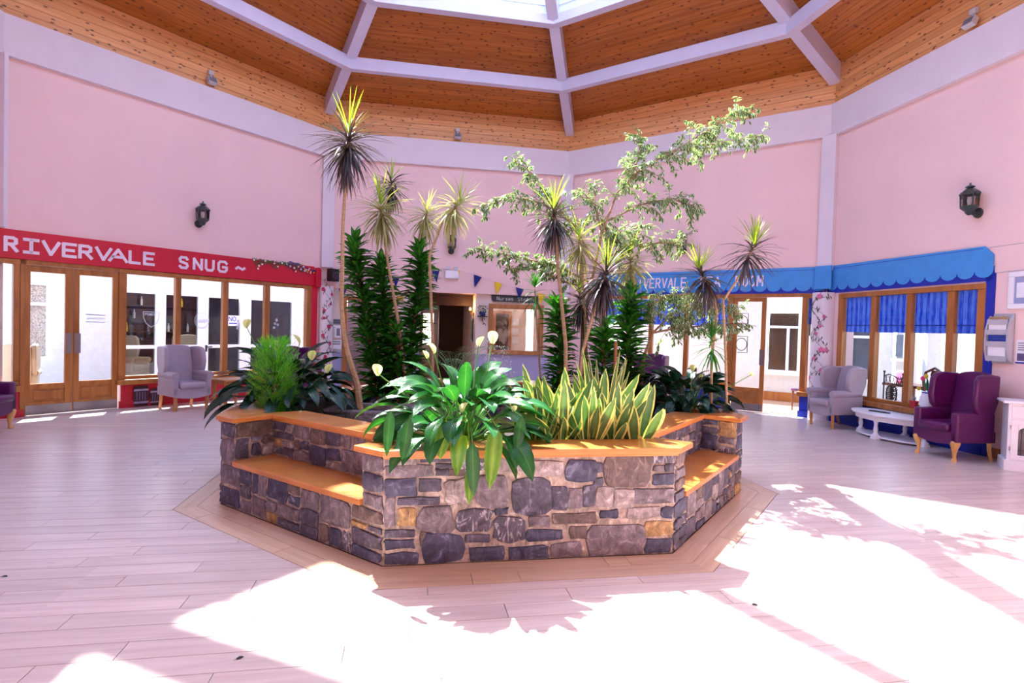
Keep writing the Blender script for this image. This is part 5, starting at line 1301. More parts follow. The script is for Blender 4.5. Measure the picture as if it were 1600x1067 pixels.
p = wfpt(KC, 2.55, -0.62, 0); wing_chair('purple armchair back showing over the right dark leaves', (p.x, p.y, 0), radians(-34.9), 'vinyl_purple', 'leg_oak', H=1.12)
p = wfpt(KC, 1.45, -0.62, 0); wing_chair('grey armchair back showing over the dark right bush', (p.x, p.y, 0), radians(-34.9), 'vinyl_grey', 'leg_oak', H=1.10)
p = wfpt(KA, 0.42, 0.95, 0); wing_chair('cream armchair behind the glass left of the snug doors', (p.x, p.y, 0), A_ANG + pi * 0.9, 'vinyl_cream', 'leg_oak', H=1.13)
p = wfpt(KA, 3.05, 3.5, 0); wing_chair('cream armchair in the dim bar behind the first snug pane', (p.x, p.y, 0), A_ANG + 0.6, 'vinyl_cream', 'leg_light', True, H=1.2)
p = wfpt(KA, 4.45, 3.6, 0); wing_chair('cream armchair in the dim bar behind the second snug pane', (p.x, p.y, 0), A_ANG - 0.5, 'vinyl_cream', 'leg_light', True, H=1.2)
# small oak side table behind the green bush
p = wfpt(KA, 3.15, -0.88, 0)
t = thing('side_table', 'small oak side table right of the left grey armchair', 'table', (p.x, p.y, 0), A_ANG)
MB().box(-.26, .26, -.26, .26, .47, .50).build('table_top', 'leg_oak', t, bevel=.006); MB().box(-.22, .22, -.22, .22, .41, .47).build('apron', 'leg_oak', t)
for x in (-.21, .21):
    for y in (-.21, .21): MB().tube([(x, y, .47), (x, y, 0)], [.036, .03], 4).build('leg', 'leg_oak', t)
# white oval coffee table
ct = thing('coffee_table', 'white painted oval coffee table between the armchairs on the right', 'table', (6.09, 8.93, 0), D_ANG)
def ell(a, b, n=36): return [(a * cos(2 * pi * i / n), b * sin(2 * pi * i / n)) for i in range(n)]
MB().prism(ell(.70, .39), .385, .41).prism(ell(.68, .375), .37, .385).build('table_top', 'white_gloss', ct, bevel=.004)
MB().prism(ell(.63, .33), .30, .37).build('apron', 'white_gloss', ct)
for x, y in ((-.60, 0), (.60, 0), (0, -.27), (0, .27)):
    MB().lathe([(.03, .30), (.045, .29), (.03, .27), (.026, .22), (.036, .16), (.028, .12), (.03, .10), (.045, .085), (.045, .07)], 12, T(x, y, 0)).build('leg', 'white_gloss', ct, smooth=True)
    MB().rbox(x - .055, x + .055, y - .055, y + .055, 0.0, .035, .008).rbox(x - .045, x + .045, y - .045, y + .045, .035, .075, .006).build('foot', 'white_gloss', ct)
MB().prism(ell(.60, .27), .03, .055).build('lower_shelf', 'white_gloss', ct)
t = thing('remote_control', 'dark remote control lying on the white oval table', 'remote', (5.98, 9.05, .4105), D_ANG + .3)
MB().rbox(-.16, .16, -.025, .025, 0, .02, .006).build('casing', 'black_plastic', t); MB().box(-.12, .10, -.015, .015, .02, .023).build('button_pad', 'plaque_grey', t)
# white cabinet at the right edge
cb = thing('sideboard', 'white painted cabinet with leaded glass door at the right edge', 'cabinet', (6.20, 6.99, 0), radians(-33))
MB().box(.03, .92, .03, .42, .1, .84).build('body', 'white_gloss', cb)
MB().rbox(-.03, .95, -.02, .45, .84, .875, .012).build('top', 'white_gloss', cb)
P = [(0, .13), (0, 0)] + [(.22 + .03 * i, .0 + [0, .035, .05, .045, .02, .0, .02, .045, .05, .035, 0][i]) for i in range(11)] + [(.95, 0), (.95, .13)]
MB().plate(P, .0, .03).box(0, .03, .03, .42, 0, .13).box(.92, .95, .03, .42, 0, .13).build('plinth', 'white_gloss', cb, bevel=.005)
for x0, x1 in ((.06, .47), (.48, .89)):
    dr = MB().box(x0, x1, .015, .03, .66, .81).build('drawer', 'white_gloss', cb, bevel=.008); MB().ball(((x0 + x1) / 2, 0.0, .735), (.018, .015, .014)).build('knob', 'black_iron', dr, smooth=True)
    dd = MB().box(x0, x1, .012, .03, .58, .64).box(x0, x1, .012, .03, .145, .20).box(x0, x0 + .07, .012, .03, .20, .58).box(x1 - .07, x1, .012, .03, .20, .58).build('door', 'white_gloss', cb, bevel=.004)
    gx0, gx1 = x0 + .07, x1 - .07; c = (gx0 + gx1) / 2
    arch = [(gx0, .50)] + [(c - (c - gx0) * cos(pi * i / 8), .50 + .06 * sin(pi * i / 8)) for i in range(1, 8)] + [(gx1, .50), (gx1, .60), (gx0, .60)]
    MB().plate(arch, .010, .012).build('arched_rail', 'white_gloss', dd)
    mat('leaded_glass', (84, 72, 84), 0.25, 0.1) if 'leaded_glass' not in MATS else None
    MB().box(gx0, gx1, .022, .026, .20, .58).build('leaded_pane', 'leaded_glass', dd)
    lb = MB().tube([(c + .07 * cos(i * pi / 10), .02, .39 + .09 * sin(i * pi / 10)) for i in range(21)], .003, 4)
    for x in (gx0 + .03, gx1 - .03): lb.tube([(x, .02, .2), (x, .02, .57)], .003, 4)
    lb.tube([(c, .02, .2), (c, .02, .30)], .003, 4).tube([(c, .02, .48), (c, .02, .57)], .003, 4).tube([(gx0, .02, .26), (gx1, .02, .26)], .003, 4); lb.build('lead_came', 'black_iron', dd)
    for z in (.25, .52): MB().box(x0 - .012, x0, .005, .02, z, z + .05).build('hinge', 'steel', cb)
bs = thing('barley_twist_stand', 'white beaded turned stand on the white cabinet', 'stand', tuple(Vector((6.20, 6.99, .8755)) + Rz(radians(-33)) @ Vector((.28, .18, 0))), radians(-33))
MB().rbox(-.055, .5, -.05, .05, 0, .03, .008).build('base', 'white_gloss', bs)
for x in (-.02, .46):
    prof = [(.022, .03)]
    for i in range(7): prof += [(.016, .045 + i * .045), (.027, .067 + i * .045)]
    MB().lathe(prof + [(.016, .36), (.02, .38)], 10, T(x, 0, 0)).build('beaded_post', 'white_gloss', bs, smooth=True, ang=180)
MB().rbox(-.05, .5, -.04, .04, .38, .42, .008).build('top_rail', 'white_gloss', bs)
# --- tea room furniture behind the glass
tt = WT(KD, 'tea_table', 'dark wooden table behind the right hand windows', 'table', 1.4, 0, y0=0.75)
tt.part('table_top', box(0.6, 2.9, 0.75, 1.35, 0.74, 0.79), 'mahogany')
for x in (.75, 2.75):
    for y in (.82, 1.28): tt.part('leg', MB().tube([(x, y, .74), (x, y, 0)], [.035, .025], 6), 'mahogany')
def loop_chair(k, s_, y_, label, m='mahogany', rz=0.0, wheat=True):
    t = WT(k, 'balloon_back_chair', label, 'chair', s_, 0, y0=y_)
    X = T(s_, y_, 0) @ Rz(rz)
    pts = [(.17, .0, .46), (.21, .0, .70), (.24, .0, .92), (.19, .0, 1.06), (.09, .0, 1.10), (0, .0, 1.14), (-.09, .0, 1.10), (-.19, .0, 1.06), (-.24, .0, .92), (-.21, .0, .70), (-.17, .0, .46)]
    t.part('back_hoop', MB().tube(pts, .022, 8, X), m, smooth=True)
    t.part('splat', MB().plate([(-.03, .48), (.03, .48), (.05, .7), (.03, .85), (.08, 1.02), (.05, 1.10), (-.05, 1.10), (-.08, 1.02), (-.03, .85), (-.05, .7)], -.012, .012, X), m)
    t.part('seat', MB().rbox(-.23, .23, -.42, .03, .43, .48, .02, X), 'vinyl_purple', smooth=True)
    for x in (-.19, .19):
        for y in (-.38, 0): t.part('leg', MB().tube([(x, y, .44), (x * 1.05, y - .01 * (y < 0), .2), (x * 1.1, y, 0)], [.025, .02, .016], 8, X), m, smooth=True)
loop_chair(KD, 1.82, 0.58, 'dark wooden balloon back chair behind the tulips', rz=pi * 0.95)
loop_chair(KC, 5.62, 0.95, 'carved wooden chair just inside the tea room doorway', rz=-1.0)
ic = WT(KD, 'iron_chair', 'black wrought iron chair with a lattice back behind the second pane', 'chair', 1.1, 0, y0=0.5)
mb = MB().tube([(.90, .5, 0), (.90, .5, 1.0)], .012, 6).tube([(1.30, .5, 0), (1.30, .5, .98)], .012, 6).ball((.90, .5, 1.01), .022).ball((1.30, .5, .99), .022)
ic.part('back_post', mb, 'black_iron'); mb = MB().tube([(.90, .5, .93), (1.0, .5, .97), (1.1, .5, .95), (1.2, .5, .90), (1.30, .5, .91)], .010, 6).tube([(.90, .5, .80), (1.30, .5, .80)], .010, 6)
for i in range(5): mb.tube([(.92 + i * .08, .5, .80), (.96 + i * .08, .5, .94)], .006, 5).tube([(.98 + i * .08, .5, .80), (.92 + i * .08, .5, .94)], .006, 5)
ic.part('lattice_rail', mb, 'black_iron')
mb = MB(); mb.tube([(1.08 + .11 * cos(i * pi / 10), .49, .62 + .16 * sin(i * pi / 10)) for i in range(21)], .012, 6)
for i in range(-3, 4):
    h = .15 * sqrt(max(0, 1 - (i / 4) ** 2)); mb.tube([(1.08 + i * .027 - h * .4, .49, .62 - h), (1.08 + i * .027 + h * .4, .49, .62 + h)], .006, 5).tube([(1.08 + i * .027 + h * .4, .49, .62 - h), (1.08 + i * .027 - h * .4, .49, .62 + h)], .006, 5)
ic.part('lattice_oval', mb, 'black_iron'); ic.part('seat', box(.88, 1.32, .12, .52, .44, .46), 'black_iron')
ic.part('front_leg', MB().tube([(.90, .14, .44), (.88, .12, 0)], .012, 6), 'black_iron'); ic.part('front_leg', MB().tube([(1.30, .14, .44), (1.32, .12, 0)], .012, 6), 'black_iron')
mat('pink_plastic', (230, 140, 200), 0.4, 0.05)
t = WT(KD, 'pink_cushion', 'pink round topped cushion standing behind the second pane', 'cushion', .78, 0.79, y0=1.0)
t.part('cover', MB().rbox(.66, .90, .95, 1.05, .79, 1.02, .04, seg=3), 'pink_plastic', smooth=True); t.part('piping', MB().tube([(.67, 1.0, .80), (.665, 1.0, .98), (.70, 1.0, 1.02), (.86, 1.0, 1.02), (.895, 1.0, .98), (.89, 1.0, .80)], .006, 5), 'paper')
# red pot and tulip vase on the sill
mat('pot_red', (188, 20, 40), 0.4, 0.08); mat('spiky_grey', (150, 156, 172), 0.6, 0.2, 30); mat('tulip_pink', (232, 60, 130), 0.5, 0.1); mat('tulip_yellow', (236, 206, 60), 0.5, 0.1); mat('tulip_green', (30, 120, 70), 0.5, 0.2, 20)
SZ = 0.5105
t = WT(KD, 'potted_plant', 'small spiky grey plant in a red pot on the oak sill', 'plant', 2.07, SZ, y0=-0.05)
t.part('pot', MB().lathe([(.045, 0), (.062, .10), (.068, .10), (.068, .12), (.055, .12)], 16, T(2.07, -.05, SZ)), 'pot_red', smooth=True)
mb = MB(); rq = random.Random(2)
for i in range(46):
    a = rq.random() * 6.28; e = rq.uniform(.3, 1.3); l = rq.uniform(.07, .13); p0 = Vector((2.07, -.05, SZ + .12)); d = Vector((cos(a) * cos(e), sin(a) * cos(e), sin(e))); n = d.cross(Vector((0, 0, 1))).normalized() * .004
    mb.add([p0 - n, p0 + n, p0 + d * l], [(0, 1, 2)])
tag(t.part('spiky_leaves', mb, 'spiky_grey'), kind='stuff')
t = WT(KD, 'tulip_vase', 'white jug of pink and yellow tulips on the oak sill', 'vase', 2.26, SZ, y0=-0.0)
t.part('vase', MB().lathe([(.06, 0), (.10, .05), (.115, .12), (.105, .20), (.075, .25), (.08, .29), (.07, .285)], 20, T(2.26, -.0, SZ)), 'white_gloss', smooth=True)
t.part('blue_rim_band', MB().lathe([(.078, .262), (.0815, .28)], 20, T(2.26, -.0, SZ)), 'blue_dark'); t.part('blue_foot_band', MB().lathe([(.0615, .0), (.078, .016)], 20, T(2.26, -.0, SZ)), 'blue_dark')
for i in range(13):
    a = rq.uniform(0, 6.28); e = rq.uniform(.9, 1.45); l = rq.uniform(.18, .30); p0 = Vector((2.26, 0, SZ + .27)); d = Vector((cos(a) * cos(e), sin(a) * cos(e) * .5, sin(e))); n = d.cross(Vector((0, 1, 0))).normalized() * .02
    t.part('tulip_leaf', MB().add([p0, p0 + d * l * .5 + n, p0 + d * l, p0 + d * l * .5 - n], [(0, 1, 2, 3)]), 'tulip_green')
for dx, z, m in ((-.06, .58, 'tulip_pink'), (-.0, .62, 'tulip_yellow'), (.17, .60, 'tulip_pink'), (.17, .47, 'tulip_yellow'), (-.12, .42, 'tulip_yellow')):
    e = Vector((2.26 + dx, -.05, SZ + z - .10))
    ts = t.part('tulip_stem', MB().tube([(2.26, -.0, SZ + .27), (2.26 + dx * .6, -.03, SZ + z * .72), tuple(e)], .004, 5), 'tulip_green')
    t.part('tulip_head', MB().lathe([(.008, -.03), (.028, -.01), (.03, .015), (.018, .04)], 8, T(e)), m, smooth=True, parent=ts)
# orchid on a white box behind the right pane
mat('orchid', (130, 30, 150), 0.5, 0.2, 20)
t = WT(KD, 'white_box', 'white box on the table behind the rightmost pane', 'box', 2.55, .79, y0=.95); t.part('body', box(2.35, 2.75, .85, 1.1, .7905, 1.32), 'paper'); t.part('lid', box(2.33, 2.77, .83, 1.12, 1.32, 1.36), 'paper')
t = WT(KD, 'orchid', 'purple orchid spray on the white box behind the right pane', 'plant', 2.45, 1.36, y0=.95)
t.part('stem', MB().tube([(2.42, .95, 1.361), (2.40, .95, 1.5), (2.46, .95, 1.62), (2.54, .95, 1.66)], .006, 5), 'tulip_green')
for i in range(9):
    f = i / 8; t.part('bloom', MB().ball((2.40 + .15 * f * f + rq.uniform(-.01, .01), .93, 1.44 + .23 * f), (.028, .014, .026), 7, 5), 'orchid')
# ---------------------------------------------------------------- plants
leafmat('lily_leaf', [(0.0, (92, 148, 74)), (0.07, (44, 112, 52)), (1.0, (28, 92, 42))], 0.22, 0.22, 0.30, 0.25, 0.6)
leafmat('lily_old_leaf', [(0.0, (150, 190, 80)), (0.5, (96, 150, 50)), (1.0, (120, 168, 56))], 0.35, 0.35, 0.25, 0.25)
leafmat('lily_dark_leaf', [(0.0, (42, 88, 62)), (0.1, (22, 60, 46)), (1.0, (14, 48, 38))], 0.22, 0.15, 0.3, 0.25, 0.6)
leafmat('spathe', [(0.0, (206, 220, 150)), (0.4, (238, 240, 206)), (1.0, (232, 238, 190))], 0.5, 0.35, 0, 0.05)
leafmat('snake_leaf', [(0.0, (96, 132, 84)), (0.66, (72, 112, 70)), (0.74, (220, 218, 130)), (1.0, (234, 230, 150))], 0.38, 0.12, 0.0, 0.3)
leafmat('marginata_young', [(0.0, (150, 176, 60)), (0.7, (120, 160, 52)), (1.0, (190, 176, 90))], 0.35, 0.35, 0, 0.2)
leafmat('marginata_old', [(0.0, (70, 74, 66)), (0.6, (62, 52, 64)), (1.0, (96, 50, 70))], 0.28, 0.18, 0, 0.3, 0.6)
leafmat('marginata_pale', [(0.0, (150, 156, 110)), (0.6, (160, 160, 112)), (1.0, (196, 180, 140))], 0.3, 0.3, 0, 0.25, 0.6)
leafmat('compacta_leaf', [(0.0, (80, 146, 54)), (0.5, (50, 120, 40)), (1.0, (36, 98, 36))], 0.2, 0.22, 0, 0.4, 0.6)
leafmat('ficus_leaf', [(0.0, (70, 122, 60)), (0.5, (70, 112, 70)), (0.62, (190, 204, 176)), (1.0, (216, 224, 204))], 0.16, 0.22, 0, 0.25, 0.6)
leafmat('cypress_green', [(0.0, (100, 206, 30)), (1.0, (120, 220, 40))], 0.6, 0.35, 0, 0.3)
leafmat('palm_leaf', [(0.0, (120, 160, 116)), (1.0, (92, 136, 96))], 0.4, 0.2, 0, 0.2)
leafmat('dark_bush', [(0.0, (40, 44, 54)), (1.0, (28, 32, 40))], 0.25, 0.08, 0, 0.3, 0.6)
mat('flower_stem', (96, 150, 62), 0.5, 0.1); mat('cane_bark', (176, 148, 118), 0.8, 0.25, 12, 0.5, 40, stretch=(1, 1, 6)); mat('cane_brown', (140, 94, 66), 0.8, 0.3, 12, 0.5, 40, stretch=(1, 1, 6)); mat('ficus_bark', (150, 120, 96), 0.8, 0.2, 10)
UPV = Vector((0, 0, 1))
class LB(MB):
    def __init__(s): super().__init__(); s.uv = []
    def add(s, vs, fs, M=None):
        super().add(vs, fs, M); s.uv += [(0.5, 0.5)] * (len(s.v) - len(s.uv)); return s
    def leaf(s, p, d, L, W, bend=0.6, n=5, fold=0.12, prof='lance', roll=0.0, side=None, grav=UPV):
        """blade from p along d: length L, width W, arching down by `bend` radians in all"""
        p = Vector(p); d = Vector(d).normalized()
        sd = side.copy() if side else d.cross(UPV)
        if sd.length < 1e-3: sd = Vector((1, 0, 0))
        sd.normalize()
        if roll: sd = Quaternion(d, roll) @ sd
        base = len(s.v); st = L / n
        for i in range(n + 1):
            u = i / n
            if prof == 'lance': w = (u ** 0.5) * (1 - u) ** 0.75 * 1.9 if u < 1 else 0
            elif prof == 'oval': w = sin(pi * min(1, u * 0.93 + 0.07)) ** 0.8
            elif prof == 'sword': w = (0.42 + 0.58 * sin(pi / 2 * min(1, u / .5))) * (1 - max(0, u - .66) / .34) ** 0.6 if u < 1 else 0
            else: w = (0.45 + 0.55 * min(1, u * 3)) * (1 - u) ** 0.6 if u < 1 else 0     # strap
            w *= W / 2
            nr = sd.cross(d).normalized()
            s.v += [tuple(p - sd * w + nr * fold * w), tuple(p), tuple(p + sd * w + nr * fold * w)]
            s.uv += [(0, u), (0.5, u), (1, u)]
            if i:
                a = base + 3 * (i - 1); b = base + 3 * i
                s.f += [(a, a + 1, b + 1, b), (a + 1, a + 2, b + 2, b + 1)]
            if i < n:
                p = p + d * st
                ax = d.cross(-grav)
                if ax.length > 1e-4: d = Quaternion(ax.normalized(), bend / n) @ d
        return p
    def petiole(s, pts, r, n=4):
        s.tube(pts, r, n); return s
def dirv(az, el): return Vector((cos(az) * cos(el), sin(az) * cos(el), sin(el)))
def arc(p, d, L, bend, n=4):
    out = [Vector(p)]; d = Vector(d).normalized(); p = Vector(p)
    for i in range(n):
        p = p + d * (L / n); out.append(p.copy()); ax = d.cross(-UPV)
        if ax.length > 1e-4: d = Quaternion(ax.normalized(), bend / n) @ d
    return out, d
def flower(t, tip, base, size, rs, m='spathe'):
    base = Vector(base); tip = Vector(tip)
    mid = base.lerp(tip, 0.5) + Vector((rs.uniform(-.03, .03), 0, .05))
    fl = MB().tube([base, mid, tip], [.006, .005, .004], 5).build('flower_stem', 'flower_stem', t, smooth=True)
    lb = LB(); az = rs.uniform(-2.4, -0.7)
    lb.leaf(tip - Vector((0, 0, .02)), dirv(az, 1.1), size, size * 0.62, 0.5, 6, 0.55, 'oval')
    lb.build('spathe', m, fl, smooth=True)
    MB().tube([tip, tip + dirv(az, 1.2) * size * .5], [.008, .006], 6).build('spadix', 'tulip_yellow', fl, smooth=True)
def lily(label, c, n, R, H, seed, m='lily_leaf', old=0, flowers=(), front=None, blade=(.28, .40), bw=(.12, .16), group='peace lilies'):
    c = Vector(c); t = thing('peace_lily', label, 'plant', tuple(c), 0, group); rs = random.Random(seed)
    for i in range(n):
        u = i / n; az = i * 2.39996 + rs.uniform(-.3, .3)
        el = 1.42 - 0.95 * u ** 0.9 + rs.uniform(-.15, .15)
        pl = (H * .62 + R * .12 * u) * rs.uniform(.75, 1.1)
        p0 = Vector((cos(az) * .08 * rs.random(), sin(az) * .08 * rs.random(), 0))
        pts, d = arc(p0, dirv(az, el), pl, 0.25 + 0.5 * u, 3)
        lb = LB(); lb.petiole(pts, [.007, .006, .005, .004], 4)
        lb.leaf(pts[-1], d, rs.uniform(*blade), rs.uniform(*bw), rs.uniform(.9, 1.7), 6, 0.18, 'lance', rs.uniform(-.75, .75))
        lb.build('leaf', 'lily_old_leaf' if i > n - 1 - old and i % 2 else m, t, smooth=True, ang=180)
    for (X, Y, dp, sz) in flowers:
        tip = at(X, Y, dp) - c; flower(t, tip, (tip.x * .15, tip.y * .15, 0.02), sz, rs)
    return t
ZS = 0.701
def pl_pt(q, x, y, z=ZS): return PM @ pframe(q) @ Vector((x, y, z))
# front peace lily
p = pl_pt(0, -0.47, 0.40)
fl_ = lily('large glossy peace lily drooping over the front cap', p, 96, 0.62, 0.66, 3, old=10,
     flowers=[(678, 548, 4.2, .11), (748, 537, 4.25, .10), (770, 533, 4.35, .13), (722, 640, 3.8, .10), (803, 640, 3.85, .07), (590, 583, 4.1, .12), (667, 556, 4.3, .08)], blade=(.30, .44), bw=(.135, .18))
rs = random.Random(77)
for (X, Y, L_, W_, dp, mm) in ((738, 690, .34, .115, 3.60, 'lily_leaf'), (775, 665, .40, .14, 3.62, 'lily_old_leaf'), (697, 655, .26, .13, 3.62, 'lily_old_leaf'), (735, 728, .24, .085, 3.58, 'lily_old_leaf'), (640, 650, .30, .10, 3.66, 'lily_leaf'), (610, 640, .30, .09, 3.62, 'lily_leaf'), (815, 650, .28, .09, 3.70, 'lily_leaf')):
    a = at(X, Y, dp); lb = LB(); b = p + Vector((0, 0, .25)); mid = a.lerp(b, .45) + Vector((0, 0, .12))
    lb.petiole([b - p, mid - p, a - p], [.006, .005, .004], 4); lb.leaf(a - p, (rs.uniform(-.15, .15), -.35, -1), L_, W_, .15, 6, .15, 'lance', rs.uniform(-.3, .3), side=Vector((1, .1, 0)))
    lb.build('leaf', mm, fl_, smooth=True, ang=180)
# left lily, right lily
lily('dark peace lily behind the bright green bush in the left box', (-2.34, 5.86, ZS), 96, 0.55, 0.70, 5, 'lily_dark_leaf', 0, [(432, 545, 5.9, .15), (468, 535, 5.95, .14), (487, 560, 5.8, .14), (385, 510, 5.9, .13), (512, 580, 5.7, .13)], blade=(.32, .44))
lily('dark peace lily at the right corner of the planter', pl_pt(2, -0.38, 0.27), 98, 0.46, 0.54, 6, 'lily_dark_leaf', 0, [(1082, 578, 6.2, .11), (1175, 585, 6.1, .07), (1095, 590, 6.1, .08)], blade=(.26, .36))
# near black bush behind it
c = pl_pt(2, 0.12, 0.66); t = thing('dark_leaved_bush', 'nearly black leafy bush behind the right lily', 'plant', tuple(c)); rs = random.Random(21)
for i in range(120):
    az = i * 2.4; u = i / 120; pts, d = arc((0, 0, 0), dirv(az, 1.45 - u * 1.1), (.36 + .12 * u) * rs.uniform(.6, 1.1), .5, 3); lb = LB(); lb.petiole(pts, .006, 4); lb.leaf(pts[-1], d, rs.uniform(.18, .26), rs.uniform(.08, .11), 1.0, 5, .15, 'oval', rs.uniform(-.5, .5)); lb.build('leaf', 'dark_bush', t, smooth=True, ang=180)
# snake plants
rs = random.Random(8)
SP = [(0.10, .40, 11), (0.30, .46, 12), (0.50, .40, 12), (0.70, .44, 12), (0.88, .38, 10), (0.42, .70, 11), (0.70, .74, 10), (.20, .72, 9)]
SL = ['next to the lily', 'second clump from the lily', 'in the middle of the front row', 'second from the right corner', 'at the right front corner', 'in the back row centre', 'in the back row right', 'in the back row left']
for k, (x, y, n) in enumerate(SP):
    c = pl_pt(0, x, y); t = thing('snake_plant', 'yellow edged snake plant ' + SL[k], 'plant', tuple(c), 0, 'snake plants in the front box')
    for i in range(n):
        az = rs.uniform(0, 6.28); u = i / n; el = 1.5 - 0.75 * u * rs.uniform(.5, 1.1)
        H = rs.uniform(.32, .56) * (1.15 if y > .6 else 1.0) * (0.7 if u > .8 else 1)
        lb = LB(); face = Vector((cos(rs.uniform(-.7, .7)), sin(rs.uniform(-.7, .7)), 0))
        lb.leaf((cos(az) * .06, sin(az) * .06, 0), dirv(az, el), H, rs.uniform(.08, .11), rs.uniform(0, .3), 8, .30, 'sword', rs.uniform(-.4, .4), side=face)
        lb.build('leaf', 'snake_leaf', t, smooth=True, ang=180)
c = at(940, 600, 5.3); t = thing('snake_plant', 'tall thin snake plant rising behind the front clumps', 'plant', (c.x, c.y, .62), 0, 'snake plants in the front box')
for i in range(14):
    az = rs.uniform(0, 6.28); lb = LB(); lb.leaf((cos(az) * .08, sin(az) * .06, 0), dirv(az, rs.uniform(1.25, 1.5)), rs.uniform(.5, .85), .04, .1, 6, .4, 'sword', 0, side=Vector((1, 0, 0))); lb.build('leaf', 'snake_leaf', t, smooth=True, ang=180)
# bright green feathery bush
c = Vector((-2.29, 5.42, ZS)); t = thing('feathery_bush', 'bright lime green feathery bush in the left planter box', 'plant', tuple(c)); rs = random.Random(4)
lb = LB(); st = MB()
for i in range(900):
    az = rs.uniform(0, 6.28); zz = rs.random(); hgt = .02 + .74 * zz
    rad = .275 * sqrt(max(0.02, 1 - abs((zz - .5) / .54) ** 2.3)) * rs.uniform(.55, 1.0)
    q = Vector((cos(az) * rad, sin(az) * rad, hgt)); o_ = Vector((cos(az) * rad * .45, sin(az) * rad * .45, max(0, hgt - .09)))
    st.tube([o_, q], .0015, 3)
    ax = (q - o_).normalized()
    for j in range(15):
        f = .2 + .8 * j / 15; b = o_.lerp(q, f); d = (ax * .8 + Vector((rs.uniform(-1, 1), rs.uniform(-1, 1), rs.uniform(-.3, .9)))).normalized()
        lb.leaf(b, d, rs.uniform(.025, .05), .006, .1, 1, 0, 'strap')
tag(lb.build('feathery_foliage', 'cypress_green', t), kind='stuff'); tag(st.build('branchlets', 'flower_stem', t), kind='stuff')
MB().tube([(0, 0, 0), (0, 0, .3)], [.015, .008], 6).build('stem', 'cane_brown', t)
# small rosettes at its foot
for X, Y in ((375, 632), (470, 628)):
    c = at(X, Y, 5.35); t = thing('spiky_rosette', 'small spiky green rosette %s of the feathery bush' % ('left' if X < 400 else 'right'), 'plant', (c.x, c.y, ZS)); 
    for i in range(12):
        lb = LB(); lb.leaf((0, 0, 0), dirv(i * .9, rs.uniform(.5, 1.2)), rs.uniform(.10, .17), .014, .8, 4, .2, 'strap'); lb.build('leaf', 'compacta_leaf', t)
# troughs
tr1, _ = trough('rough stone trough in the pool behind the left bench', 584, 640, 0.72, 5.95, .46, .32, 0.5, FD + pi / 2 - .2)
tr2, _ = trough('rough stone trough in the pool behind the snake plants', 930, 620, 0.62, 6.3, .75, .36, 0.4, FD + pi / 2 + .1)
tr3, _ = trough('rough stone trough at the back of the pool', 640, 610, 0.62, 7.25, .50, .28, 0.4, FD + pi / 2)
# corn plants: dark green leafy columns
def compacta(label, pts, depth, r, n, seed, base_z=.56):
    n = int(n * .85); r *= 1.12
    P = [at(X, Y, depth) for X, Y in pts]; b = Vector((P[0].x, P[0].y, base_z))
    t = thing('dragon_tree', label, 'plant', tuple(b), 0, 'dark green leafy dragon trees'); rs = random.Random(seed)
    P = [Vector(b)] + P[1:]
    MB().tube([q - b for q in P], [.022] * (len(P) - 1) + [.012], 7).build('cane', 'cane_brown', t, smooth=True)
    L = [0]
    for i in range(1, len(P)): L.append(L[-1] + (P[i] - P[i - 1]).length)
    lb = LB()
    for i in range(n):
        f = .06 + .94 * i / n; s_ = f * L[-1]; k = max(j for j in range(len(L) - 1) if L[j] <= s_ + 1e-6); q = P[k].lerp(P[k + 1], (s_ - L[k]) / (L[k + 1] - L[k])) - b
        az = i * 2.39996; top = max(0, (f - .9) / .1)
        lb.leaf(q, dirv(az, .42 + .8 * top + rs.uniform(-.3, .35)), r * rs.uniform(.85, 1.15) * (1 - .25 * top), rs.uniform(.075, .1), rs.uniform(.3, 1.0), 4, .3, 'lance', rs.uniform(-.5, .5))
    tag(lb.build('leaf_column', 'compacta_leaf', t, smooth=True, ang=180), kind='stuff')
compacta('tall dark green dragon tree column nearest the snug wall', [(592, 640), (575, 520), (562, 440), (553, 378)], 6.95, .25, 510, 1)
compacta('dark green dragon tree column in the middle of the left group', [(606, 630), (602, 500), (596, 412)], 7.1, .23, 408, 2)
compacta('tall dark green dragon tree column right of the left group', [(636, 630), (645, 520), (656, 440), (656, 392)], 7.15, .25, 476, 3)
compacta('short dark dragon tree low in the left group', [(622, 630), (622, 560), (620, 515)], 6.9, .24, 221, 8)
compacta('dark green dragon tree left of the right group', [(872, 620), (876, 540), (870, 475)], 6.5, .22, 306, 4)
compacta('short dark green dragon tree in the right group', [(945, 620), (943, 560), (945, 510)], 6.35, .24, 221, 5)
compacta('dark green dragon tree right of the bare cane', [(985, 620), (980, 540), (985, 462)], 6.5, .27, 340, 6)
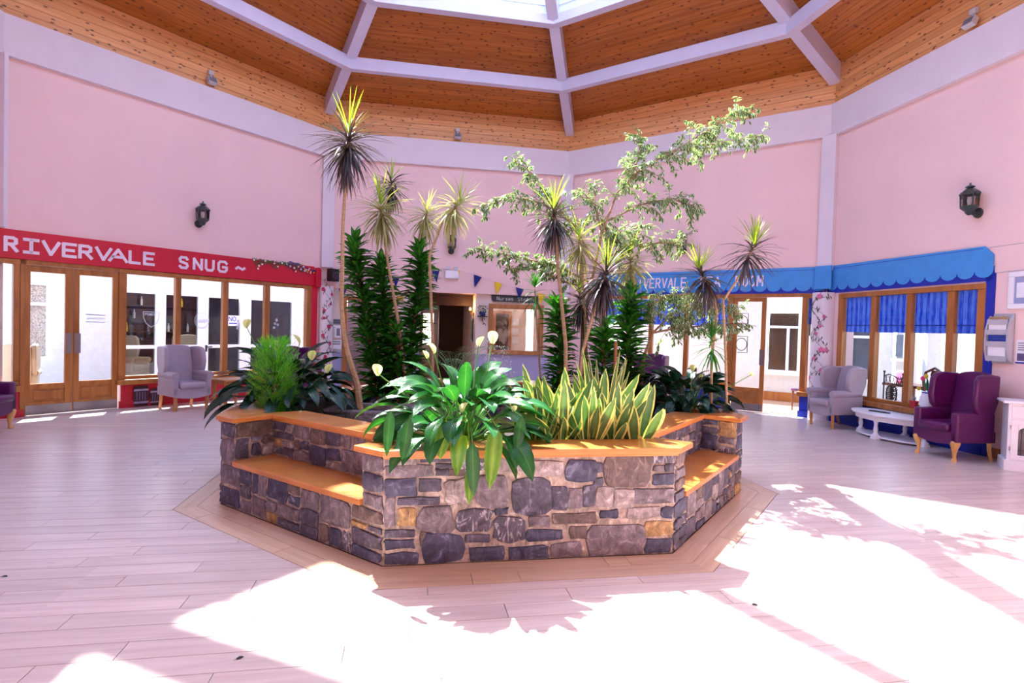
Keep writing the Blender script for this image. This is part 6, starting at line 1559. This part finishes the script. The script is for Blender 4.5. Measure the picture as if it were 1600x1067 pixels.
# marginata: bare canes with spiky heads
def marginata(label, pts, depth, R, seed, n=120, old='marginata_old', young='marginata_young', upfrac=.13, r=(.022, .014), base_z=.56, bark='cane_bark', droop=1.0, w=.03):
    n = int(n * 1.1); R *= 1.16
    P = [at(X, Y, depth) for X, Y in pts]; b = Vector((P[0].x, P[0].y, base_z)); rs = random.Random(seed)
    t = thing('spiky_dragon_tree', label, 'plant', tuple(b), 0, 'bare caned spiky dragon trees'); P = [b.copy()] + P[1:]
    m = len(P); MB().tube([q - b for q in P], [r[0] + (r[1] - r[0]) * i / (m - 1) for i in range(m)], 7).build('cane', bark, t, smooth=True)
    tip = P[-1] - b; ax = (P[-1] - P[-2]).normalized()
    ly, lo = LB(), LB()
    for i in range(n):
        az = i * 2.39996 + rs.uniform(-.2, .2)
        if i < n * upfrac: ly.leaf(tip + ax * .02, dirv(az, rs.uniform(.55, 1.5)), R * rs.uniform(.65, 1.05), w * .65, rs.uniform(.1, .5), 4, .25, 'strap')
        else:
            u = (i - n * upfrac) / (n * (1 - upfrac)); el = .55 - 1.75 * u * droop + rs.uniform(-.2, .2)
            lo.leaf(tip - ax * (.02 + .16 * u), dirv(az, max(el, -1.35)), R * rs.uniform(.75, 1.1), w, rs.uniform(.3, .9), 5, .25, 'strap')
    tag(ly.build('young_leaves', young, t, smooth=True, ang=180), kind='stuff'); tag(lo.build('leaf_skirt', old, t, smooth=True, ang=180), kind='stuff')
    return t
mg = marginata('tallest spiky dragon tree with a twisted cane reaching the pine boards', [(563, 643), (558, 600), (543, 552), (537, 520), (534, 480), (536, 350), (545, 213)], 6.0, .42, 1, 170, r=(.04, .014), w=.026, base_z=.66)
lo = LB(); rs = random.Random(31); b = mg.location.copy(); q = at(541, 255, 6.0) - b
for i in range(26): lo.leaf(q, dirv(i * 2.4, rs.uniform(-1.4, -.9)), .42 * rs.uniform(.7, 1), .026, .2, 4, .25, 'strap')
tag(lo.build('lower_leaf_tuft', 'marginata_old', mg, smooth=True, ang=180), kind='stuff')
marginata('spiky dragon tree with a small dark purple head', [(590, 630), (598, 460), (606, 360), (612, 282)], 7.4, .30, 2, 90)
marginata('spiky dragon tree with a yellow green mop head', [(640, 630), (622, 500), (606, 410), (595, 322)], 6.9, .40, 3, 140, 'marginata_pale', upfrac=.15)
marginata('spiky dragon tree with a pale bleached head', [(655, 620), (660, 480), (654, 380), (668, 330)], 7.3, .32, 4, 90, 'marginata_pale', 'marginata_pale')
marginata('spiky dragon tree with a pale head leaning right', [(676, 625), (676, 530), (671, 400), (690, 350), (717, 318)], 6.9, .36, 5, 100, 'marginata_pale', upfrac=.14)
marginata('spiky dragon tree with a dark purple head before the ficus', [(885, 620), (884, 540), (872, 420), (865, 330)], 6.2, .38, 6, 140, r=(.026, .015), w=.026)
marginata('spiky dragon tree with a brownish head close to the centre pilaster', [(920, 620), (914, 500), (910, 430), (905, 372)], 6.6, .32, 7, 100, 'marginata_pale')
marginata('spiky dragon tree with a silvery purple head on a bent cane', [(900, 625), (910, 550), (930, 480), (948, 422)], 5.9, .40, 8, 150, r=(.02, .013))
marginata('spiky dragon tree with a bleached head behind the silvery one', [(975, 625), (985, 520), (990, 450), (984, 402)], 6.9, .38, 9, 110, 'marginata_pale')
marginata('spiky dragon tree whose head hides part of the lettering', [(1110, 640), (1112, 560), (1120, 490), (1116, 462), (1094, 425)], 6.05, .34, 10, 110, upfrac=.2, r=(.015, .012), base_z=ZS)
marginata('spiky dragon tree with the rightmost head on a crooked cane', [(1136, 640), (1134, 560), (1130, 470), (1150, 440), (1178, 385)], 6.1, .34, 11, 100, upfrac=.32, r=(.015, .011), base_z=ZS, droop=.9)
marginata('small spiky dragon tree head low before the closed tea room door', [(1112, 640), (1112, 580), (1113, 530)], 6.0, .24, 12, 60, 'compacta_leaf', 'compacta_leaf', .5, (.012, .010), ZS)
marginata('tiny spiky dragon tree head by the nurses window', [(850, 620), (840, 530), (836, 452)], 6.6, .24, 13, 40, 'compacta_leaf', 'compacta_leaf', .55, (.012, .008))
marginata('spiky dragon tree with a dark drooping head low in the right group', [(915, 625), (912, 540), (906, 462)], 6.7, .32, 14, 110)
t = thing('bare_cane', 'bare straight plant cane standing in the right group', 'stake', tuple(Vector((at(960, 600, 6.0).x, 6.0, .56)))); MB().tube([(0, 0, 0), (0.0, 0, .92)], .018, 7).build('cane', 'cane_brown', t, smooth=True); MB().tube([(0, 0, .92), (0.0, 0, .925)], .016, 7).build('cut_top', 'cane_bark', t)
# variegated ficus
def ficus(label, trunk, limbs, depth, seed, nleaf=1.0):
    rs = random.Random(seed); B = at(*trunk[0], depth); b = Vector((B.x, B.y, .56))
    t = thing('variegated_fig_tree', label, 'tree', tuple(b), 0, 'variegated fig trees')
    P = [b.copy()] + [at(X, Y, depth) for X, Y in trunk[1:]]; m = len(P)
    MB().tube([q - b for q in P], [.03 - .016 * i / (m - 1) for i in range(m)], 8).build('trunk', 'ficus_bark', t, smooth=True)
    for limb, dens, spread in limbs:
        dz = rs.uniform(-.35, .35); m = len(limb)
        P = [at(X, Y, depth + dz * i / (m - 1)) - b for i, (X, Y) in enumerate(limb)]
        br = MB().tube(P, [.014 - .010 * i / (m - 1) for i in range(m)], 5).build('branch', 'ficus_bark', t, smooth=True)
        L = sum((P[i + 1] - P[i]).length for i in range(m - 1)); nt = max(8, int(L * 27 * dens)); lb = LB(); tw = MB()
        for j in range(nt):
            f = .15 + .85 * (j + rs.random()) / nt; s_ = f * (m - 1); k = min(int(s_), m - 2); q = P[k].lerp(P[k + 1], s_ - k); ax = (P[k + 1] - P[k]).normalized()
            d = (ax * .8 + Vector((rs.uniform(-1, 1), rs.uniform(-1, 1), rs.uniform(-.8, .8))) * 1.2).normalized(); ln = spread * 1.45 * rs.uniform(.4, 1.1) * (1.1 - .4 * f)
            pts, dd = arc(q, d, ln, .8, 4); tw.tube(pts, [.004, .003, .003, .002, .0015], 3)
            for h in range(int(ln / .017 * nleaf)):
                g = rs.random() ** .7 * 4; kk = min(int(g), 3); w_ = pts[kk].lerp(pts[kk + 1], g - kk); e = (pts[kk + 1] - pts[kk]).normalized()
                ld = (e * .5 + Vector((rs.uniform(-1, 1), rs.uniform(-1, 1), rs.uniform(-.9, .3)))).normalized()
                lb.leaf(w_, ld, rs.uniform(.055, .085), rs.uniform(.030, .042), .5, 2, .2, 'oval')
        tag(lb.build('foliage', 'ficus_leaf', br, smooth=True, ang=180), kind='stuff'); tag(tw.build('twigs', 'ficus_bark', br), kind='stuff')
ficus('tall variegated fig tree spreading over the middle plants', [(905, 610), (912, 500), (928, 420), (942, 360)],
      [([(942, 360), (965, 300), (1000, 265), (1060, 232), (1110, 200), (1155, 172)], 1.5, .26), ([(1040, 240), (1100, 228), (1150, 218), (1190, 212)], 1.2, .2), ([(985, 280), (1000, 240), (997, 205)], 1.3, .2),
       ([(950, 345), (1000, 320), (1050, 310), (1085, 325)], 1.5, .26), ([(930, 415), (980, 385), (1030, 380), (1068, 378)], 1.3, .26), ([(930, 410), (895, 350), (860, 310), (835, 275), (808, 250)], 1.2, .2),
       ([(895, 350), (850, 318), (800, 308), (750, 322)], 1.3, .2), ([(920, 440), (870, 415), (810, 402), (745, 388)], 1.5, .2), ([(920, 450), (880, 440), (840, 420), (800, 420)], 1.2, .2), ([(940, 365), (930, 320), (905, 295)], 1.3, .22), ([(955, 330), (940, 350), (960, 380), (1000, 350)], 1.6, .25)], 6.9, 1)
ficus('smaller variegated fig tree before the tea room blinds', [(1000, 610), (1005, 560), (1020, 520)], [([(1020, 520), (1050, 490), (1095, 475), (1155, 480)], 2.2, .2), ([(1020, 520), (1060, 512), (1110, 508), (1155, 505)], 2.0, .2), ([(1020, 520), (1010, 480), (1040, 462), (1085, 458)], 2.2, .22)], 6.6, 2)
# parlour palm by the corridor
c = wfpt(KB, 2.95, -1.55, 0); t = thing('parlour_palm', 'feathery palm standing before the dark corridor', 'plant', (c.x, c.y, 0)); rs = random.Random(12)
MB().lathe([(.14, 0), (.19, .32), (.2, .34), (.17, .34)], 16).build('pot', 'pot_blue', t, smooth=True); MB().lathe([(.165, .30), (.165, .335)], 14).build('soil', 'soil', t)
for i in range(13):
    az = i * 2.4; pts, d = arc((0, 0, .33), dirv(az, rs.uniform(1.1, 1.5)), rs.uniform(1.3, 1.75), 1.5, 8); lb = LB(); lb.petiole(pts, [.008 - .0007 * q for q in range(9)], 4)
    for j in range(34):
        f = .3 + .7 * j / 34; g = f * 8; k = min(int(g), 7); q = pts[k].lerp(pts[k + 1], g - k); ax = (pts[k + 1] - pts[k]).normalized(); sdv = ax.cross(UPV).normalized() * (1 if j % 2 else -1)
        lb.leaf(q, sdv * .9 + ax * .6, .26 * (1 - .5 * abs(f - .6)), .02, .7, 3, .1, 'strap')
    lb.build('frond', 'palm_leaf', t, smooth=True, ang=180)
# fountain spray
m, nt, N, L, b = _new('water_drop'); b.inputs['Base Color'].default_value = (.9, .93, 1, 1); b.inputs['Roughness'].default_value = .05; b.inputs['Transmission Weight'].default_value = .35
mb = MB(); rs = random.Random(6); c = at(775, 600, 6.35)
for i in range(420):
    j = i % 2; X = (762 if j == 0 else 783) + rs.gauss(0, 4 if j == 0 else 8); Y = rs.uniform(525, 600) if j == 0 else rs.uniform(540, 605)
    q = at(X, Y, 6.35 + rs.uniform(-.12, .12)); r_ = rs.uniform(.003, .008); mb.lathe([(.0004, -r_ * 1.6), (r_, 0), (.0004, r_ * 1.6)], 4, T(q))
tag(mb.build('fountain_spray', 'water_drop'), 'sparkling water drops of the little fountain', 'water', kind='stuff')
t = thing('fountain_nozzle', 'dark fountain pipe standing in the pool', 'fountain', (c.x, c.y, .22)); MB().tube([(0, 0, 0), (0, 0, .62)], .015, 8).build('pipe', 'black_iron', t); MB().lathe([(.02, .60), (.035, .64), (.02, .66)], 10).build('nozzle_head', 'black_iron', t)

# a few dark fallen leaves on the floor
for X, Y, lb_, a in ((1180, 945, 'small dark fallen leaf on the sunlit floor at right', .2), (7, 901, 'small dark fallen leaf on the floor at the left edge', .1), (375, 1028, 'small dark scuffed leaf by the left sun patch', .8)):
    q = on_floor(X, Y); t = thing('fallen_leaf', lb_, 'leaf', (q.x, q.y, 0.0012), a)
    l_ = LB(); l_.leaf((-.018, 0, 0), (1, 0, .08), .036, .024, .3, 4, .25, 'oval'); l_.build('blade', 'dark_bush', t, smooth=True); MB().tube([(-.03, 0, .001), (-.018, 0, .001)], .0008, 4).build('stalk', 'cane_brown', t)
